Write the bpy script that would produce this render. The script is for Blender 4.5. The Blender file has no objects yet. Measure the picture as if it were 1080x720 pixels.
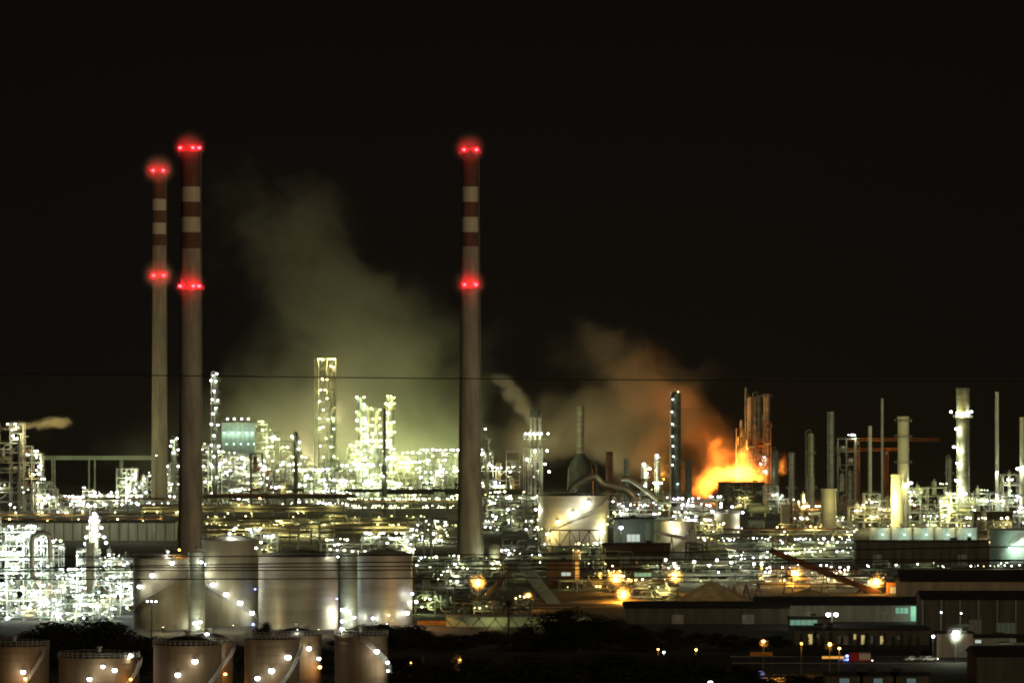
import bpy, math, random
from math import sin, cos, pi, radians
from mathutils import Vector
# ---------------------------------------------------------------- camera, world, light, exposure
SC = bpy.context.scene
COL = SC.collection
F, H0, CH = 6000.0, 387.0, 78.0       # focal length in photo pixels, eye level row, eye height (m)
cam = bpy.data.cameras.new('camera'); cam_o = bpy.data.objects.new('camera', cam); COL.objects.link(cam_o)
cam.lens = 200; cam.sensor_width = 36; cam.clip_start = 5; cam.clip_end = 60000
cam_o.location = (0, 0, CH); cam_o.rotation_euler = (radians(90) + math.atan(27 / F), 0, 0)
SC.camera = cam_o
W = bpy.data.worlds.new('World'); SC.world = W; W.use_nodes = True
nt = W.node_tree; bg = nt.nodes['Background']; bg.inputs[1].default_value = 1.0
sky = nt.nodes.new('ShaderNodeTexSky'); sky.sky_type = 'NISHITA'; sky.sun_disc = False
sky.sun_elevation = radians(12); sky.sun_rotation = radians(200)
sm = nt.nodes.new('ShaderNodeMixRGB'); sm.blend_type = 'MULTIPLY'; sm.inputs[0].default_value = 1
sm.inputs[2].default_value = (0.00002, 0.00001, 0.00001, 1)
sa = nt.nodes.new('ShaderNodeMixRGB'); sa.blend_type = 'ADD'; sa.inputs[0].default_value = 1
sa.inputs[2].default_value = (0.0024, 0.0018, 0.0017, 1)
nt.links.new(sky.outputs[0], sm.inputs[1]); nt.links.new(sm.outputs[0], sa.inputs[1]); nt.links.new(sa.outputs[0], bg.inputs[0])
fill_sun = bpy.data.lights.new('fill_sun', 'SUN'); fill_sun.energy = 0.38; fill_sun.angle = radians(14); fill_sun.color = (1.0, 0.76, 0.47)  # added warm sun standing in for the overall glow of the plant
fill_sun_o = bpy.data.objects.new('fill_sun', fill_sun); COL.objects.link(fill_sun_o)
fill_sun_o.rotation_euler = (radians(76), 0, radians(28))
SC.view_settings.view_transform = 'Standard'; SC.view_settings.look = 'None'
SC.view_settings.exposure = 0; SC.view_settings.gamma = 1
SC.render.engine = 'CYCLES'
cy = SC.cycles
cy.use_denoising = True; cy.filter_width = 1.9; cy.max_bounces = 5; cy.diffuse_bounces = 2; cy.glossy_bounces = 2
cy.volume_bounces = 1; cy.transparent_max_bounces = 24; cy.volume_max_steps = 256; cy.volume_step_rate = 1.0
cy.sample_clamp_indirect = 3; cy.use_light_tree = True
cy.caustics_reflective = False; cy.caustics_refractive = False

# ---------------------------------------------------------------- helpers
def GD(py): return F * CH / (py - H0)          # distance at which the ground shows in photo row py
def WX(px, D): return (px - 540.0) * D / F
def WZ(py, D): return CH + (H0 - py) * D / F

class MB:
    def __init__(s): s.v = []; s.f = []; s.m = []; s.k = 0
    def add(s, vs, fs):
        b = len(s.v); s.v += [tuple(v) for v in vs]; s.f += [tuple(i + b for i in f) for f in fs]; s.m += [s.k] * len(fs); return s
    def box(s, cx, cy_, cz, sx, sy, sz, rz=0):
        c, q = cos(rz), sin(rz); vs = []
        for dz in (-.5, .5):
            for dx, dy in ((-.5, -.5), (.5, -.5), (.5, .5), (-.5, .5)):
                x, y = dx * sx, dy * sy; vs.append((cx + x * c - y * q, cy_ + x * q + y * c, cz + dz * sz))
        return s.add(vs, [(3, 2, 1, 0), (4, 5, 6, 7), (0, 1, 5, 4), (1, 2, 6, 5), (2, 3, 7, 6), (3, 0, 4, 7)])
    def rod(s, p, q, r, n=4, r2=None, caps=True):
        p, q = Vector(p), Vector(q); d = (q - p)
        if d.length < 1e-6: return s
        d.normalize(); a = Vector((0, 0, 1)) if abs(d.z) < .9 else Vector((1, 0, 0))
        u = d.cross(a).normalized(); w = d.cross(u); r2 = r if r2 is None else r2; vs = []
        for c, rr in ((p, r), (q, r2)):
            for i in range(n):
                t = 2 * pi * (i + .5) / n; vs.append(c + u * (cos(t) * rr) + w * (sin(t) * rr))
        fs = [(i, (i + 1) % n, n + (i + 1) % n, n + i) for i in range(n)]
        if caps: fs += [tuple(range(n))[::-1], tuple(range(n, 2 * n))]
        return s.add(vs, fs)
    def tube(s, pts, r, n=6):
        pts = [Vector(p) for p in pts]; vs = []; fs = []; pu = None
        for i, p in enumerate(pts):
            d = (pts[min(i + 1, len(pts) - 1)] - pts[max(i - 1, 0)]).normalized()
            if pu is None:
                a = Vector((0, 0, 1)) if abs(d.z) < .9 else Vector((1, 0, 0)); u = d.cross(a).normalized()
            else:
                u = (pu - d * pu.dot(d)).normalized()
            pu = u; w = d.cross(u)
            for k in range(n):
                t = 2 * pi * k / n; vs.append(p + u * (cos(t) * r) + w * (sin(t) * r))
        for i in range(len(pts) - 1):
            for k in range(n):
                fs.append((i * n + k, i * n + (k + 1) % n, (i + 1) * n + (k + 1) % n, (i + 1) * n + k))
        fs += [tuple(range(n))[::-1], tuple(range((len(pts) - 1) * n, len(pts) * n))]
        return s.add(vs, fs)
    def lathe(s, prof, c=(0, 0, 0), n=24, axis='z'):
        vs = []; fs = []
        for r, z in prof:
            for k in range(n):
                t = 2 * pi * k / n
                if axis == 'z': vs.append((c[0] + r * cos(t), c[1] + r * sin(t), c[2] + z))
                elif axis == 'x': vs.append((c[0] + z, c[1] + r * cos(t), c[2] + r * sin(t)))
                else: vs.append((c[0] + r * cos(t), c[1] + z, c[2] + r * sin(t)))
        for i in range(len(prof) - 1):
            for k in range(n):
                a, b = i * n + k, i * n + (k + 1) % n
                fs.append((a, b, b + n, a + n))
        fs += [tuple(range(n))[::-1], tuple(range((len(prof) - 1) * n, len(prof) * n))]
        return s.add(vs, fs)
    def ball(s, c, r, n=8, m=5, sq=1.0):
        return s.lathe([(max(.001, r * sin(pi * i / m)), -r * sq * cos(pi * i / m)) for i in range(m + 1)], c, n)
    def mesh(s, name, mats, smooth=False):
        me = bpy.data.meshes.new(name); me.from_pydata(s.v, [], s.f)
        for m in (mats if isinstance(mats, (list, tuple)) else [mats]): me.materials.append(m)
        if any(s.m): me.polygons.foreach_set('material_index', s.m)
        if smooth:
            me.polygons.foreach_set('use_smooth', [True] * len(s.f)); me.set_sharp_from_angle(angle=radians(40))
        me.update(); return me
    def build(s, name, mats, parent=None, smooth=False, loc=None):
        o = bpy.data.objects.new(name, s.mesh(name, mats, smooth)); COL.objects.link(o)
        if parent is not None: o.parent = parent
        if loc is not None: o.location = loc
        return o

def tag(o, label=None, cat=None, group=None, kind=None):
    if label: o['label'] = label
    if cat: o['category'] = cat
    if group: o['group'] = group
    if kind: o['kind'] = kind
    return o

# ---------------------------------------------------------------- materials
MATS = {}
def mat(name, col, rough=.7, metal=0., noise=.35, scale=.25, stretch=(1, 1, 1), bump=0., dark=None):
    if name in MATS: return MATS[name]
    m = bpy.data.materials.new(name); m.use_nodes = True; n = m.node_tree; b = n.nodes['Principled BSDF']
    b.inputs['Roughness'].default_value = rough; b.inputs['Metallic'].default_value = metal
    tc = n.nodes.new('ShaderNodeTexCoord'); mp = n.nodes.new('ShaderNodeMapping'); mp.inputs['Scale'].default_value = [scale * a for a in stretch]
    nz = n.nodes.new('ShaderNodeTexNoise'); nz.inputs['Scale'].default_value = 1; nz.inputs['Detail'].default_value = 6; nz.inputs['Roughness'].default_value = .62
    cr = n.nodes.new('ShaderNodeValToRGB'); cr.color_ramp.elements[0].position = .33; cr.color_ramp.elements[1].position = .68
    d = dark or tuple(c * (1 - noise) for c in col)
    cr.color_ramp.elements[0].color = (*d, 1); cr.color_ramp.elements[1].color = (*[min(1, c * (1 + noise * .5)) for c in col], 1)
    n.links.new(tc.outputs['Object'], mp.inputs[0]); n.links.new(mp.outputs[0], nz.inputs[0])
    n.links.new(nz.outputs[0], cr.inputs[0]); n.links.new(cr.outputs[0], b.inputs['Base Color'])
    if bump:
        bp = n.nodes.new('ShaderNodeBump'); bp.inputs['Strength'].default_value = bump; bp.inputs['Distance'].default_value = .3
        n.links.new(nz.outputs[0], bp.inputs['Height']); n.links.new(bp.outputs[0], b.inputs['Normal'])
    MATS[name] = m; return m

def emis(name, col, strength, sample=False):
    if name in MATS: return MATS[name]
    m = bpy.data.materials.new(name); m.use_nodes = True; n = m.node_tree; b = n.nodes['Principled BSDF']
    b.inputs['Base Color'].default_value = (*[c * .5 for c in col], 1)
    b.inputs['Emission Color'].default_value = (*col, 1); b.inputs['Emission Strength'].default_value = strength
    if not sample: m.cycles.emission_sampling = 'NONE'
    MATS[name] = m; return m

steel = mat('weathered_steel', (.34, .34, .31), .6, .3, .5, .3)
steel_dk = mat('dark_steel', (.10, .11, .09), .6, .3, .5, .3)
steel_wh = mat('pale_painted_steel', (.55, .56, .5), .5, .1, .35, .4)
rust = mat('rusty_steel', (.22, .1, .05), .8, .1, .5, .4)
alu = mat('aluminium_cladding', (.5, .48, .4), .36, .6, .35, .12, (1, 1, 4), .2)
clad = mat('dull_cladding', (.36, .35, .27), .5, .35, .45, .1, (1, 1, 5), .15)
clad_gr = mat('grey_green_cladding', (.26, .3, .25), .55, .2, .45, .1, (1, 1, 4), .15)
conc = mat('chimney_concrete', (.42, .385, .32), .9, 0, .45, .09, (3, 3, .5))
red_p = mat('faded_red_paint', (.2, .085, .06), .8, 0, .45, .1, (3, 3, .5))
wht_p = mat('faded_white_paint', (.72, .68, .52), .8, 0, .2, .1, (3, 3, .5))
tank_w = mat('cream_tank_paint', (.62, .6, .48), .6, 0, .16, .05, (1, 1, 3))
tank_m = mat('stained_tank_plate', (.28, .265, .19), .62, .1, .3, .09, (2.6, 2.6, .35), .25)
tank_m2 = mat('streaky_silver_tank_plate', (.36, .35, .31), .45, .3, .35, .1, (.35, .35, 2.6), .5)
tank_b = mat('brown_tank_plate', (.12, .085, .045), .8, .0, .45, .12, (3, 3, .4), .2)
roofm = mat('tank_roof_plate', (.2, .2, .18), .55, .3, .5, .2)
roof_dk = mat('dark_roof_sheet', (.03, .03, .028), .9, 0, .5, .08)
wall_bg = mat('beige_panel_wall', (.36, .3, .21), .85, 0, .3, .1, (5, 5, .35))
wall_gy = mat('grey_panel_wall', (.3, .3, .26), .85, 0, .35, .1, (5, 5, .35))
wall_dk = mat('dark_panel_wall', (.11, .1, .075), .9, 0, .4, .1, (5, 5, .35))
wall_br = mat('brown_panel_wall', (.11, .065, .04), .85, 0, .4, .15, (5, 5, .35))
wall_te = mat('pale_green_wall', (.35, .42, .36), .8, 0, .3, .1)
wall_bl = mat('blue_grey_sheet', (.16, .2, .22), .6, .2, .3, .1)
foli = mat('dark_foliage', (.02, .026, .011), .9, 0, .6, .6)
foli_p = mat('palm_foliage', (.04, .05, .02), .8, 0, .5, .6)
bark = mat('bark', (.08, .055, .035), .95, 0, .4, .8)
soil = mat('stockpile_mineral', (.58, .48, .26), .98, 0, .4, .35, bump=.6)
rail_m = mat('galvanised_rail', (.4, .4, .36), .5, .4, .3, .5)
blackm = mat('black_cable', (.015, .015, .015), .8)
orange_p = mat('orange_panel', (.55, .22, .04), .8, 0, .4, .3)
glassm = mat('dark_glass', (.02, .025, .03), .1, .0, .3)
tyre_m = mat('tyre_rubber', (.02, .02, .02), .9)
car_wh = mat('white_car_paint', (.7, .7, .68), .3, 0, .1)
car_rd = mat('red_car_paint', (.5, .03, .02), .3, 0, .15)
car_gy = mat('grey_car_paint', (.2, .21, .22), .3, .3, .15)
skin_m = mat('skin', (.42, .26, .18), .6, 0, .1); hair_m = mat('hair', (.03, .02, .015), .8)
cloth_d = mat('dark_work_clothes', (.05, .055, .07), .9); cloth_y = mat('yellow_work_vest', (.55, .5, .08), .8)

BULB = {
 'dim': ((.92, 1.0, .66), 2.2, (.92, 1.0, .66)), 'pure': ((.95, .95, 1.0), 16, (1.0, .97, .76)), 'white': ((.95, .95, 1.0), 16, (.92, 1.0, .66)), 'cool': ((.93, .97, 1.0), 14, (.86, 1.0, .9)), 'lilac': ((.82, .8, 1.0), 16, (.9, .95, .8)),
 'green': ((.9, 1.0, .55), 8, (.82, 1.0, .38)), 'olive': ((1, .95, .6), 6, (1.0, .9, .45)), 'yellow': ((1.0, .92, .42), 7, (1.0, .86, .3)),
 'warm': ((1.0, .82, .45), 11, (1.0, .75, .3)), 'sodium': ((1.0, .42, .06), 30, (1.0, .42, .06)),
 'red': ((1.0, .008, .012), 90, (1.0, .015, .02)), 'teal': ((.6, 1.0, .85), 8, (.72, 1.0, .8)), 'fire': ((1.0, .3, .03), 10, (1.0, .34, .05)),
 'blue': ((.25, .35, 1.0), 10, (.2, .3, 1.0)),
}
LAMPMESH = {}
def lamp_mesh(kind):
    if kind not in LAMPMESH:
        c, e, _ = BULB[kind]; b = MB(); b.ball((0, 0, 0), 1, 8, 6, .9)
        b.k = 1; b.lathe([(.95, .62), (.75, 1.0), (.25, 1.15)], (0, 0, 0), 8); b.box(0, .9, 1.0, .22, 1.8, .22)
        LAMPMESH[kind] = b.mesh('lamp_' + kind, [emis('lit_' + kind + '_bulb', c, e), steel_dk], True)
    return LAMPMESH[kind]
def new_light(kind, power, loc, parent=None, rad=.0, name=None):
    if ('L', kind, power, rad) not in LAMPMESH:
        l = bpy.data.lights.new(kind + '_light', 'POINT'); l.energy = power; l.color = BULB[kind][2]; l.shadow_soft_size = rad
        LAMPMESH[('L', kind, power, rad)] = l
    o = bpy.data.objects.new('light', LAMPMESH[('L', kind, power, rad)]); COL.objects.link(o); o.location = loc
    if parent: o.parent = parent
    return o

def mist(parent, loc, r, dens=.13):  # added scattering ball that imitates the lens halo round a bright lamp
    k = ('mist', dens)
    if k not in LAMPMESH:
        m = bpy.data.materials.new('lamp_halo'); m.use_nodes = True; n = m.node_tree; n.nodes.clear(); o = n.nodes.new('ShaderNodeOutputMaterial'); v = n.nodes.new('ShaderNodeVolumePrincipled')
        v.inputs['Color'].default_value = (.9, .9, .9, 1); n.links.new(v.outputs[0], o.inputs['Volume'])
        tc = n.nodes.new('ShaderNodeTexCoord'); ln = n.nodes.new('ShaderNodeVectorMath'); ln.operation = 'LENGTH'; mr = n.nodes.new('ShaderNodeMapRange'); mr.interpolation_type = 'SMOOTHERSTEP'
        mr.inputs[1].default_value = 1; mr.inputs[2].default_value = 0; mr.inputs[3].default_value = 0; mr.inputs[4].default_value = dens ** .5
        n.links.new(tc.outputs['Object'], ln.inputs[0]); n.links.new(ln.outputs['Value'], mr.inputs[0]); pw = n.nodes.new('ShaderNodeMath'); pw.operation = 'MULTIPLY'; n.links.new(mr.outputs[0], pw.inputs[0]); n.links.new(mr.outputs[0], pw.inputs[1]); n.links.new(pw.outputs[0], v.inputs['Density'])
        b = MB(); b.ball((0, 0, 0), 1, 20, 14); LAMPMESH[k] = b.mesh('mist', m, True)
    o = bpy.data.objects.new('mist', LAMPMESH[k]); COL.objects.link(o); o.parent = parent; o.location = loc; o.scale = (r, r, r); o['kind'] = 'stuff'; return o

class Thing:
    def __init__(s, name, label, cat, px, D, group=None, kind=None, z=0):
        s.D = D; s.s = D / F; s.cx = px; s.z0 = z
        s.o = bpy.data.objects.new(name, None); COL.objects.link(s.o); s.o.location = (WX(px, D), D, z)
        tag(s.o, label, cat, group, kind)
    def X(s, px): return (px - s.cx) * s.s
    def Z(s, py): return WZ(py, s.D) - s.z0
    def part(s, name, mb, m, parent=None, smooth=False): return mb.build(name, m, parent or s.o, smooth)
    def lamp(s, x, y, z, kind='white', r=.5, power=0, name='lamp', off=(0, -1.2, -.3)):
        o = bpy.data.objects.new(name, lamp_mesh(kind)); COL.objects.link(o); o.parent = s.o; o.location = (x, y, z); q_ = r * .88; o.scale = (q_, q_, q_)
        if power: new_light(kind, power, (x + off[0], y + off[1], z + off[2] - r), s.o)
        return o
    def lp(s, px, py, y=0, kind='white', r=.5, power=0, **k): return s.lamp(s.X(px), y, s.Z(py), kind, r, power, **k)

# ---------------------------------------------------------------- setting
def ground():
    b = MB(); ys = [-2500, -600, 0, 100, 250, 400, 550, 700, 850, 1000, 1100, 1400, 3000, 6000, 12000, 45000]
    xs = [-30000, -8000, -2500, -900, -400, 0, 400, 900, 2500, 8000, 30000]
    def h(x, y):
        if y >= 1100: return 0
        t = min(1, max(0, (1100 - y) / 1050)); return 66 * t * (1 - .2 * (1 - t))
    vs = [(x, y, h(x, y)) for y in ys for x in xs]; n = len(xs)
    fs = [(j * n + i, j * n + i + 1, (j + 1) * n + i + 1, (j + 1) * n + i) for j in range(len(ys) - 1) for i in range(n - 1)]
    b.add(vs, fs)
    g = mat('dusty_yard_ground', (.042, .04, .03), .95, 0, .5, .02, bump=.1)
    tag(b.build('ground', g), kind='structure')
ground()
asph = mat('asphalt', (.05, .05, .048), .85, 0, .4, .1)
paint_l = mat('road_line_paint', (.6, .6, .55), .7, 0, .3, .5)
kerbm = mat('kerb_concrete', (.3, .29, .26), .9, 0, .3, .5)
def road(y0, y1, x0, x1, name='road'):
    b = MB(); D0, D1 = GD(y0), GD(y1); xa, xb = WX(x0, (D0 + D1) / 2), WX(x1, (D0 + D1) / 2)
    b.add([(xa, D0, .004), (xb, D0, .004), (xb, D1, .004), (xa, D1, .004)], [(0, 1, 2, 3)])
    o = tag(b.build(name, asph), kind='structure')
    k = MB()
    for D in (D0, D1): k.box((xa + xb) / 2, D, .07, xb - xa, .3, .15)
    tag(k.build('kerb', kerbm), kind='structure')
    l = MB(); n = int((xb - xa) / 9)
    for i in range(n): l.add([(xa + 9 * i + a, (D0 + D1) / 2 + c, .009) for a, c in ((0, -.08), (3, -.08), (3, .08), (0, .08))], [(0, 1, 2, 3)])
    tag(l.build('road_markings', paint_l), kind='structure')
road(699, 692, 640, 1200); road(640.0, 636.5, 380, 960); road(551.5, 549.5, -60, 1200)

# ---------------------------------------------------------------- builders
def ring_platform(t, r, z, w=1.5, rail=1.1, name='platform', m=None):
    b = MB(); n = 20
    b.lathe([(r + .02, z - .12), (r + w, z - .12), (r + w, z), (r + .02, z)], n=n)
    for k in range(n):
        a0, a1 = 2 * pi * k / n, 2 * pi * (k + 1) / n; R = r + w - .05
        p, q = (R * cos(a0), R * sin(a0)), (R * cos(a1), R * sin(a1))
        b.rod((*p, z), (*p, z + rail), .05); b.rod((*p, z + rail), (*q, z + rail), .05); b.rod((*p, z + rail / 2), (*q, z + rail / 2), .04)
    return t.part(name, b, m or steel)

def ladder(t, r, z0, z1, ang=-.9, m=None):
    b = MB(); x, y = (r + .35) * sin(ang), -(r + .35) * cos(ang)
    for dx in (-.3, .3): b.rod((x + dx, y, z0), (x + dx, y, z1), .06)
    z = z0
    while z < z1:
        b.rod((x - .3, y, z), (x + .3, y, z), .04)
        z += 1.2
    z = z0 + 2.5
    while z < z1: b.rod((x, y, z), (x * r / (r + .35), y * r / (r + .35), z), .05); z += 5
    return t.part('ladder', b, m or steel_dk)

def chimney(label, px, D, ytop, wt, wb, bands, lamps, wbase=None):
    t = Thing('chimney', label, 'chimney', px, D, 'tall banded chimneys with red warning lamps'); s = t.s; Ht = t.Z(ytop)
    rt, rb = wt * s / 2, wb * s / 2
    b = MB(); zs = [0] + [z for y0, y1, k in reversed(bands) for z in (t.Z(y1), t.Z(y0))] + [Ht]
    zz = sorted(set(round(z, 2) for z in zs)); R = lambda z: rb + (rt - rb) * (1 - max(0, 1 - z / Ht) ** 1.5)
    for z0, z1 in zip(zz, zz[1:]):
        b.k = 0
        for y0, y1, k in bands:
            if t.Z(y1) - .1 < (z0 + z1) / 2 < t.Z(y0) + .1: b.k = k
        nseg = max(1, int((z1 - z0) / 12)); pr = [(R(z0 + (z1 - z0) * i / nseg), z0 + (z1 - z0) * i / nseg) for i in range(nseg + 1)]
        vs = []; fs = []; n = 32
        for r, z in pr:
            for k in range(n): vs.append((r * cos(2 * pi * k / n), r * sin(2 * pi * k / n), z))
        for i in range(nseg):
            for k in range(n): fs.append((i * n + k, i * n + (k + 1) % n, (i + 1) * n + (k + 1) % n, (i + 1) * n + k))
        b.add(vs, fs)
    t.part('shaft', b, [conc, wht_p, red_p], smooth=True)
    c = MB(); c.lathe([(rt + .02, Ht - 2), (rt + .35, Ht - 1.6), (rt + .35, Ht + .3), (rt - .6, Ht + .3), (rt - .6, Ht - 3)], n=32); t.part('rim', c, steel_dk, smooth=True)
    ladder(t, R(0), 3, 20, 1.1)
    lb = MB(); a = 1.25
    z = 0
    while z < Ht - 1:
        z2 = min(Ht, z + 6); r0, r1 = R(z) + .25, R(z2) + .25
        for d in (-.35, .35): lb.rod((r0 * sin(a) + d, -r0 * cos(a), z), (r1 * sin(a) + d, -r1 * cos(a), z2), .07)
        z = z2
    t.part('riser_cable', lb, steel_wh)
    for (ly, xs) in lamps:
        z = t.Z(ly); ring_platform(t, R(z), z - 1.0, 1.3)
        for x in xs:
            dx = (x - px) * s; rr = R(z) + 1.1; yy = -math.sqrt(max(0, rr * rr - dx * dx)) if abs(dx) < rr else 0
            t.lamp(dx, yy, z + .3, 'red', .72 * s / .36, 0, name='warning_lamp')
        for x in (xs[0], xs[1]):
            new_light('red', 420, ((x - px) * s, -R(z) - 2.6, z + .8), t.o)
        mist(t.o, (0, -R(z) - 2.6, z + .8), 9 * s / .36)
    return t

def column(name, label, px, ytop, w, D, m=None, cat='column', ybot=None, plats=(), lamps=(), top='dome', pipe=True, skirt=1.0, group=None, kind='white', lad=True, power=500, wl=None, lr=.5, y0=0):
    t = Thing(name, label, cat, px, D, group); s = t.s; r = w * s / 2; Ht = t.Z(ytop); b = MB(); m = m or clad
    wl = (wl or w) * s / 2
    if top == 'dome': pr = [(wl, 0), (wl, Ht * .5 if wl != r else 3), (r, Ht * .5 + 2 if wl != r else 3.1)] + [(r * cos(a), Ht - r * .6 + r * .6 * sin(a)) for a in [radians(x) for x in (0, 25, 50, 70, 88)]]
    else: pr = [(wl, 0), (wl, Ht * .45 if wl != r else 3), (r, Ht * .45 + 2 if wl != r else 3.1), (r, Ht - 1), (r * 1.08, Ht - 1), (r * 1.08, Ht), (r * .8, Ht), (r * .8, Ht - 2)]
    b.lathe(pr, n=20)
    z = 4
    while z < Ht - 3: b.lathe([(r * 1.0, z), (r * 1.0 + .1, z + .02), (r * 1.0 + .1, z + .25), (r, z + .27)], n=20) if wl == r else None; z += 6
    t.part('shell', b, m, smooth=True)
    for p in plats: ring_platform(t, r if t.Z(p) > Ht * .5 or wl == r else wl, t.Z(p), min(1.6, .6 + r * .5))
    if lad and Ht > 12: ladder(t, max(r, wl) if wl != r else r, 2, Ht - 1, .9)
    if pipe:
        q = MB(); x = -(max(r, wl) + .5); pr_ = max(.15, r * .14)
        if top == 'dome': q.tube([(0, 0, Ht - .3), (0, 0, Ht + 1), (-r * .5, -.1, Ht + 1.5), (x, -.2, Ht + .6), (x, -.2, Ht - 2), (x, -.2, 1)], pr_)
        else: q.tube([(x, -.2, Ht * .8), (x, -.2, 1)], pr_)
        t.part('overhead_pipe', q, steel_wh if random.random() < .5 else steel, smooth=True)
    for l in lamps:
        lx, ly = l[0], l[1]; kk = l[2] if len(l) > 2 else kind
        dx = t.X(lx); rr = r + 1.2; yy = -math.sqrt(max(.2, rr * rr - dx * dx)) if abs(dx) < rr else -.3
        t.lamp(dx, yy, t.Z(ly), kk, lr, power)
    return t

def unit(name, label, cat, x0, x1, ytop, D, floors, seed, kind='white', nl=40, depth=16, prof=None, m=None, power=1500, every=4, lr=.5, mix=None, kinds2=None, vess=6, bay=7, pipes=10, group=None, cols=(), vm=None, deck=True):
    R = random.Random(seed); t = Thing(name, label, cat, (x0 + x1) / 2, D, group)
    Wd = (x1 - x0) * t.s; Ht = t.Z(ytop); fh = Ht / floors; nb = max(2, round(Wd / bay)); bw = Wd / nb; nd = max(1, round(depth / 8)); dw = depth / nd
    prof = prof or [1]; m = m or steel
    fl = [max(1, min(floors, round(floors * prof[min(len(prof) - 1, int((i + .5) / nb * len(prof)))] * (1 if R.random() < .6 else R.uniform(.75, 1))))) for i in range(nb)]
    X = lambda i: -Wd / 2 + i * bw
    b = MB()
    for i in range(nb + 1):
        h = max(fl[max(0, i - 1)], fl[min(nb - 1, i)]) * fh
        for j in range(nd + 1): b.box(X(i), j * dw, h / 2, .42, .42, h)
    for i in range(nb):
        for k in range(1, fl[i] + 1):
            z = k * fh
            for j in range(nd + 1):
                b.rod((X(i), j * dw, z - .3), (X(i + 1), j * dw, z - .3), .22)
            for q in (i, i + 1): b.rod((X(q), 0, z - .3), (X(q), depth, z - .3), .2)
            if R.random() < .28: b.rod((X(i), -.05, z - fh), (X(i + 1), -.05, z), .14); b.rod((X(i), depth, z), (X(i + 1), depth, z - fh), .14)
            elif R.random() < .2: b.rod((X(i + 1), -.05, z - fh), (X(i) + bw / 2, -.05, z), .13); b.rod((X(i), -.05, z - fh), (X(i) + bw / 2, -.05, z), .13)
    t.part('steel_frame', b, m)
    for k in range(1, floors + 1):
        d = MB(); any_ = False
        for i in range(nb):
            if fl[i] >= k and R.random() < .85:
                any_ = True; z = k * fh
                if deck: d.box(X(i) + bw / 2, depth / 2 - .4, z - .04, bw - .5, depth * .9, .08)
                for zz in (.55, 1.1): d.rod((X(i), -.35, z + zz), (X(i + 1), -.35, z + zz), .05)
                for q in range(4): d.rod((X(i) + bw * q / 3, -.35, z), (X(i) + bw * q / 3, -.35, z + 1.1), .05)
        if any_: t.part('deck', d, steel_dk if R.random() < .5 else m)
    for v in range(vess):
        i = R.randrange(nb); k = R.randrange(fl[i]); z = k * fh; y = R.uniform(1.5, depth - 2); vmm = vm or R.choice([clad, clad_gr, alu, steel_wh, tank_w])
        q = MB()
        if R.random() < .5:
            r = min(1.6, fh * .3) * R.uniform(.6, 1); L = bw * R.uniform(.7, 1.5); cx = X(i) + bw / 2
            if abs(cx) + L / 2 > Wd / 2: L = bw * .7
            q.lathe([(r * .3, -L / 2), (r * .8, -L / 2 + r * .25), (r, -L / 2 + r * .6), (r, L / 2 - r * .6), (r * .8, L / 2 - r * .25), (r * .3, L / 2)], (cx, y, z + r + .6), 14, 'x')
            for a in (-.3, .3): q.box(cx + a * L, y, z + .35, .4, r * 1.4, .7)
            t.part('horizontal_drum', q, vmm, smooth=True)
        else:
            r = R.uniform(.7, 1.6); h = fh * R.uniform(.9, 2.6); h = min(h, max(fh * .9, fl[i] * fh + 5 - z))
            q.lathe([(r, 0), (r, h - r * .5), (r * .8, h - r * .2), (r * .35, h), (.15, h), (.15, h + 1)], (X(i) + bw * R.uniform(.3, .7), y, z), 14)
            t.part('vertical_vessel', q, vmm, smooth=True)
    for v in range(pipes):
        q = MB(); i0 = R.randrange(nb); i1 = min(nb, i0 + R.randint(1, max(1, nb // 2))); k = R.randint(1, max(1, min(fl[i0:i1] or [1]))); z = k * fh - R.uniform(.8, fh * .8); z = max(z, .6)
        z2 = max(.5, z + R.choice([-1, 1]) * fh * R.uniform(.5, 1.3)); z2 = min(z2, fl[i0] * fh + 1); y = R.uniform(-.9, 1.5); r = R.uniform(.16, .42)
        xa, xb = X(i0) + R.uniform(0, bw), X(i1) - R.uniform(0, bw * .5); xb = max(xb, xa + bw * .4)
        q.tube([(xa, y, z2), (xa, y, z + (.9 if z2 > z else -.9)), (xa + .35, y, z + (.3 if z2 > z else -.3)), (xa + 1, y, z), (xb - 1, y, z), (xb - .2, y + .3, z), (xb, y + 1, z), (xb, depth * .7, z)], r, 7)
        if R.random() < .3: q.tube([(xa + 1, y - .1, z - .7), (xb - 1, y - .1, z - .7)], r * .7, 6)
        t.part('pipe', q, R.choice([steel_wh, alu, steel, clad_gr, clad]), smooth=True)
    # hanging stair tower on one end
    st = MB(); sx = X(0) - 1.4 if R.random() < .5 else X(nb) + 1.4; hh = fl[0] if sx < 0 else fl[-1]
    for k in range(hh):
        a, c = (0, 4) if k % 2 == 0 else (4, 0)
        st.rod((sx, a, k * fh), (sx, c, (k + 1) * fh), .18); st.rod((sx - .9, a, k * fh + 1), (sx - .9, c, (k + 1) * fh + 1), .07); st.box(sx, c, (k + 1) * fh, 2, 1.4, .1)
    for a in (-.2, 4.2): st.box(sx - 1, a, hh * fh / 2, .25, .25, hh * fh)
    t.part('stair_tower', st, steel)
    cl = []
    nl = min(100, int(nl * .95))
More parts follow.
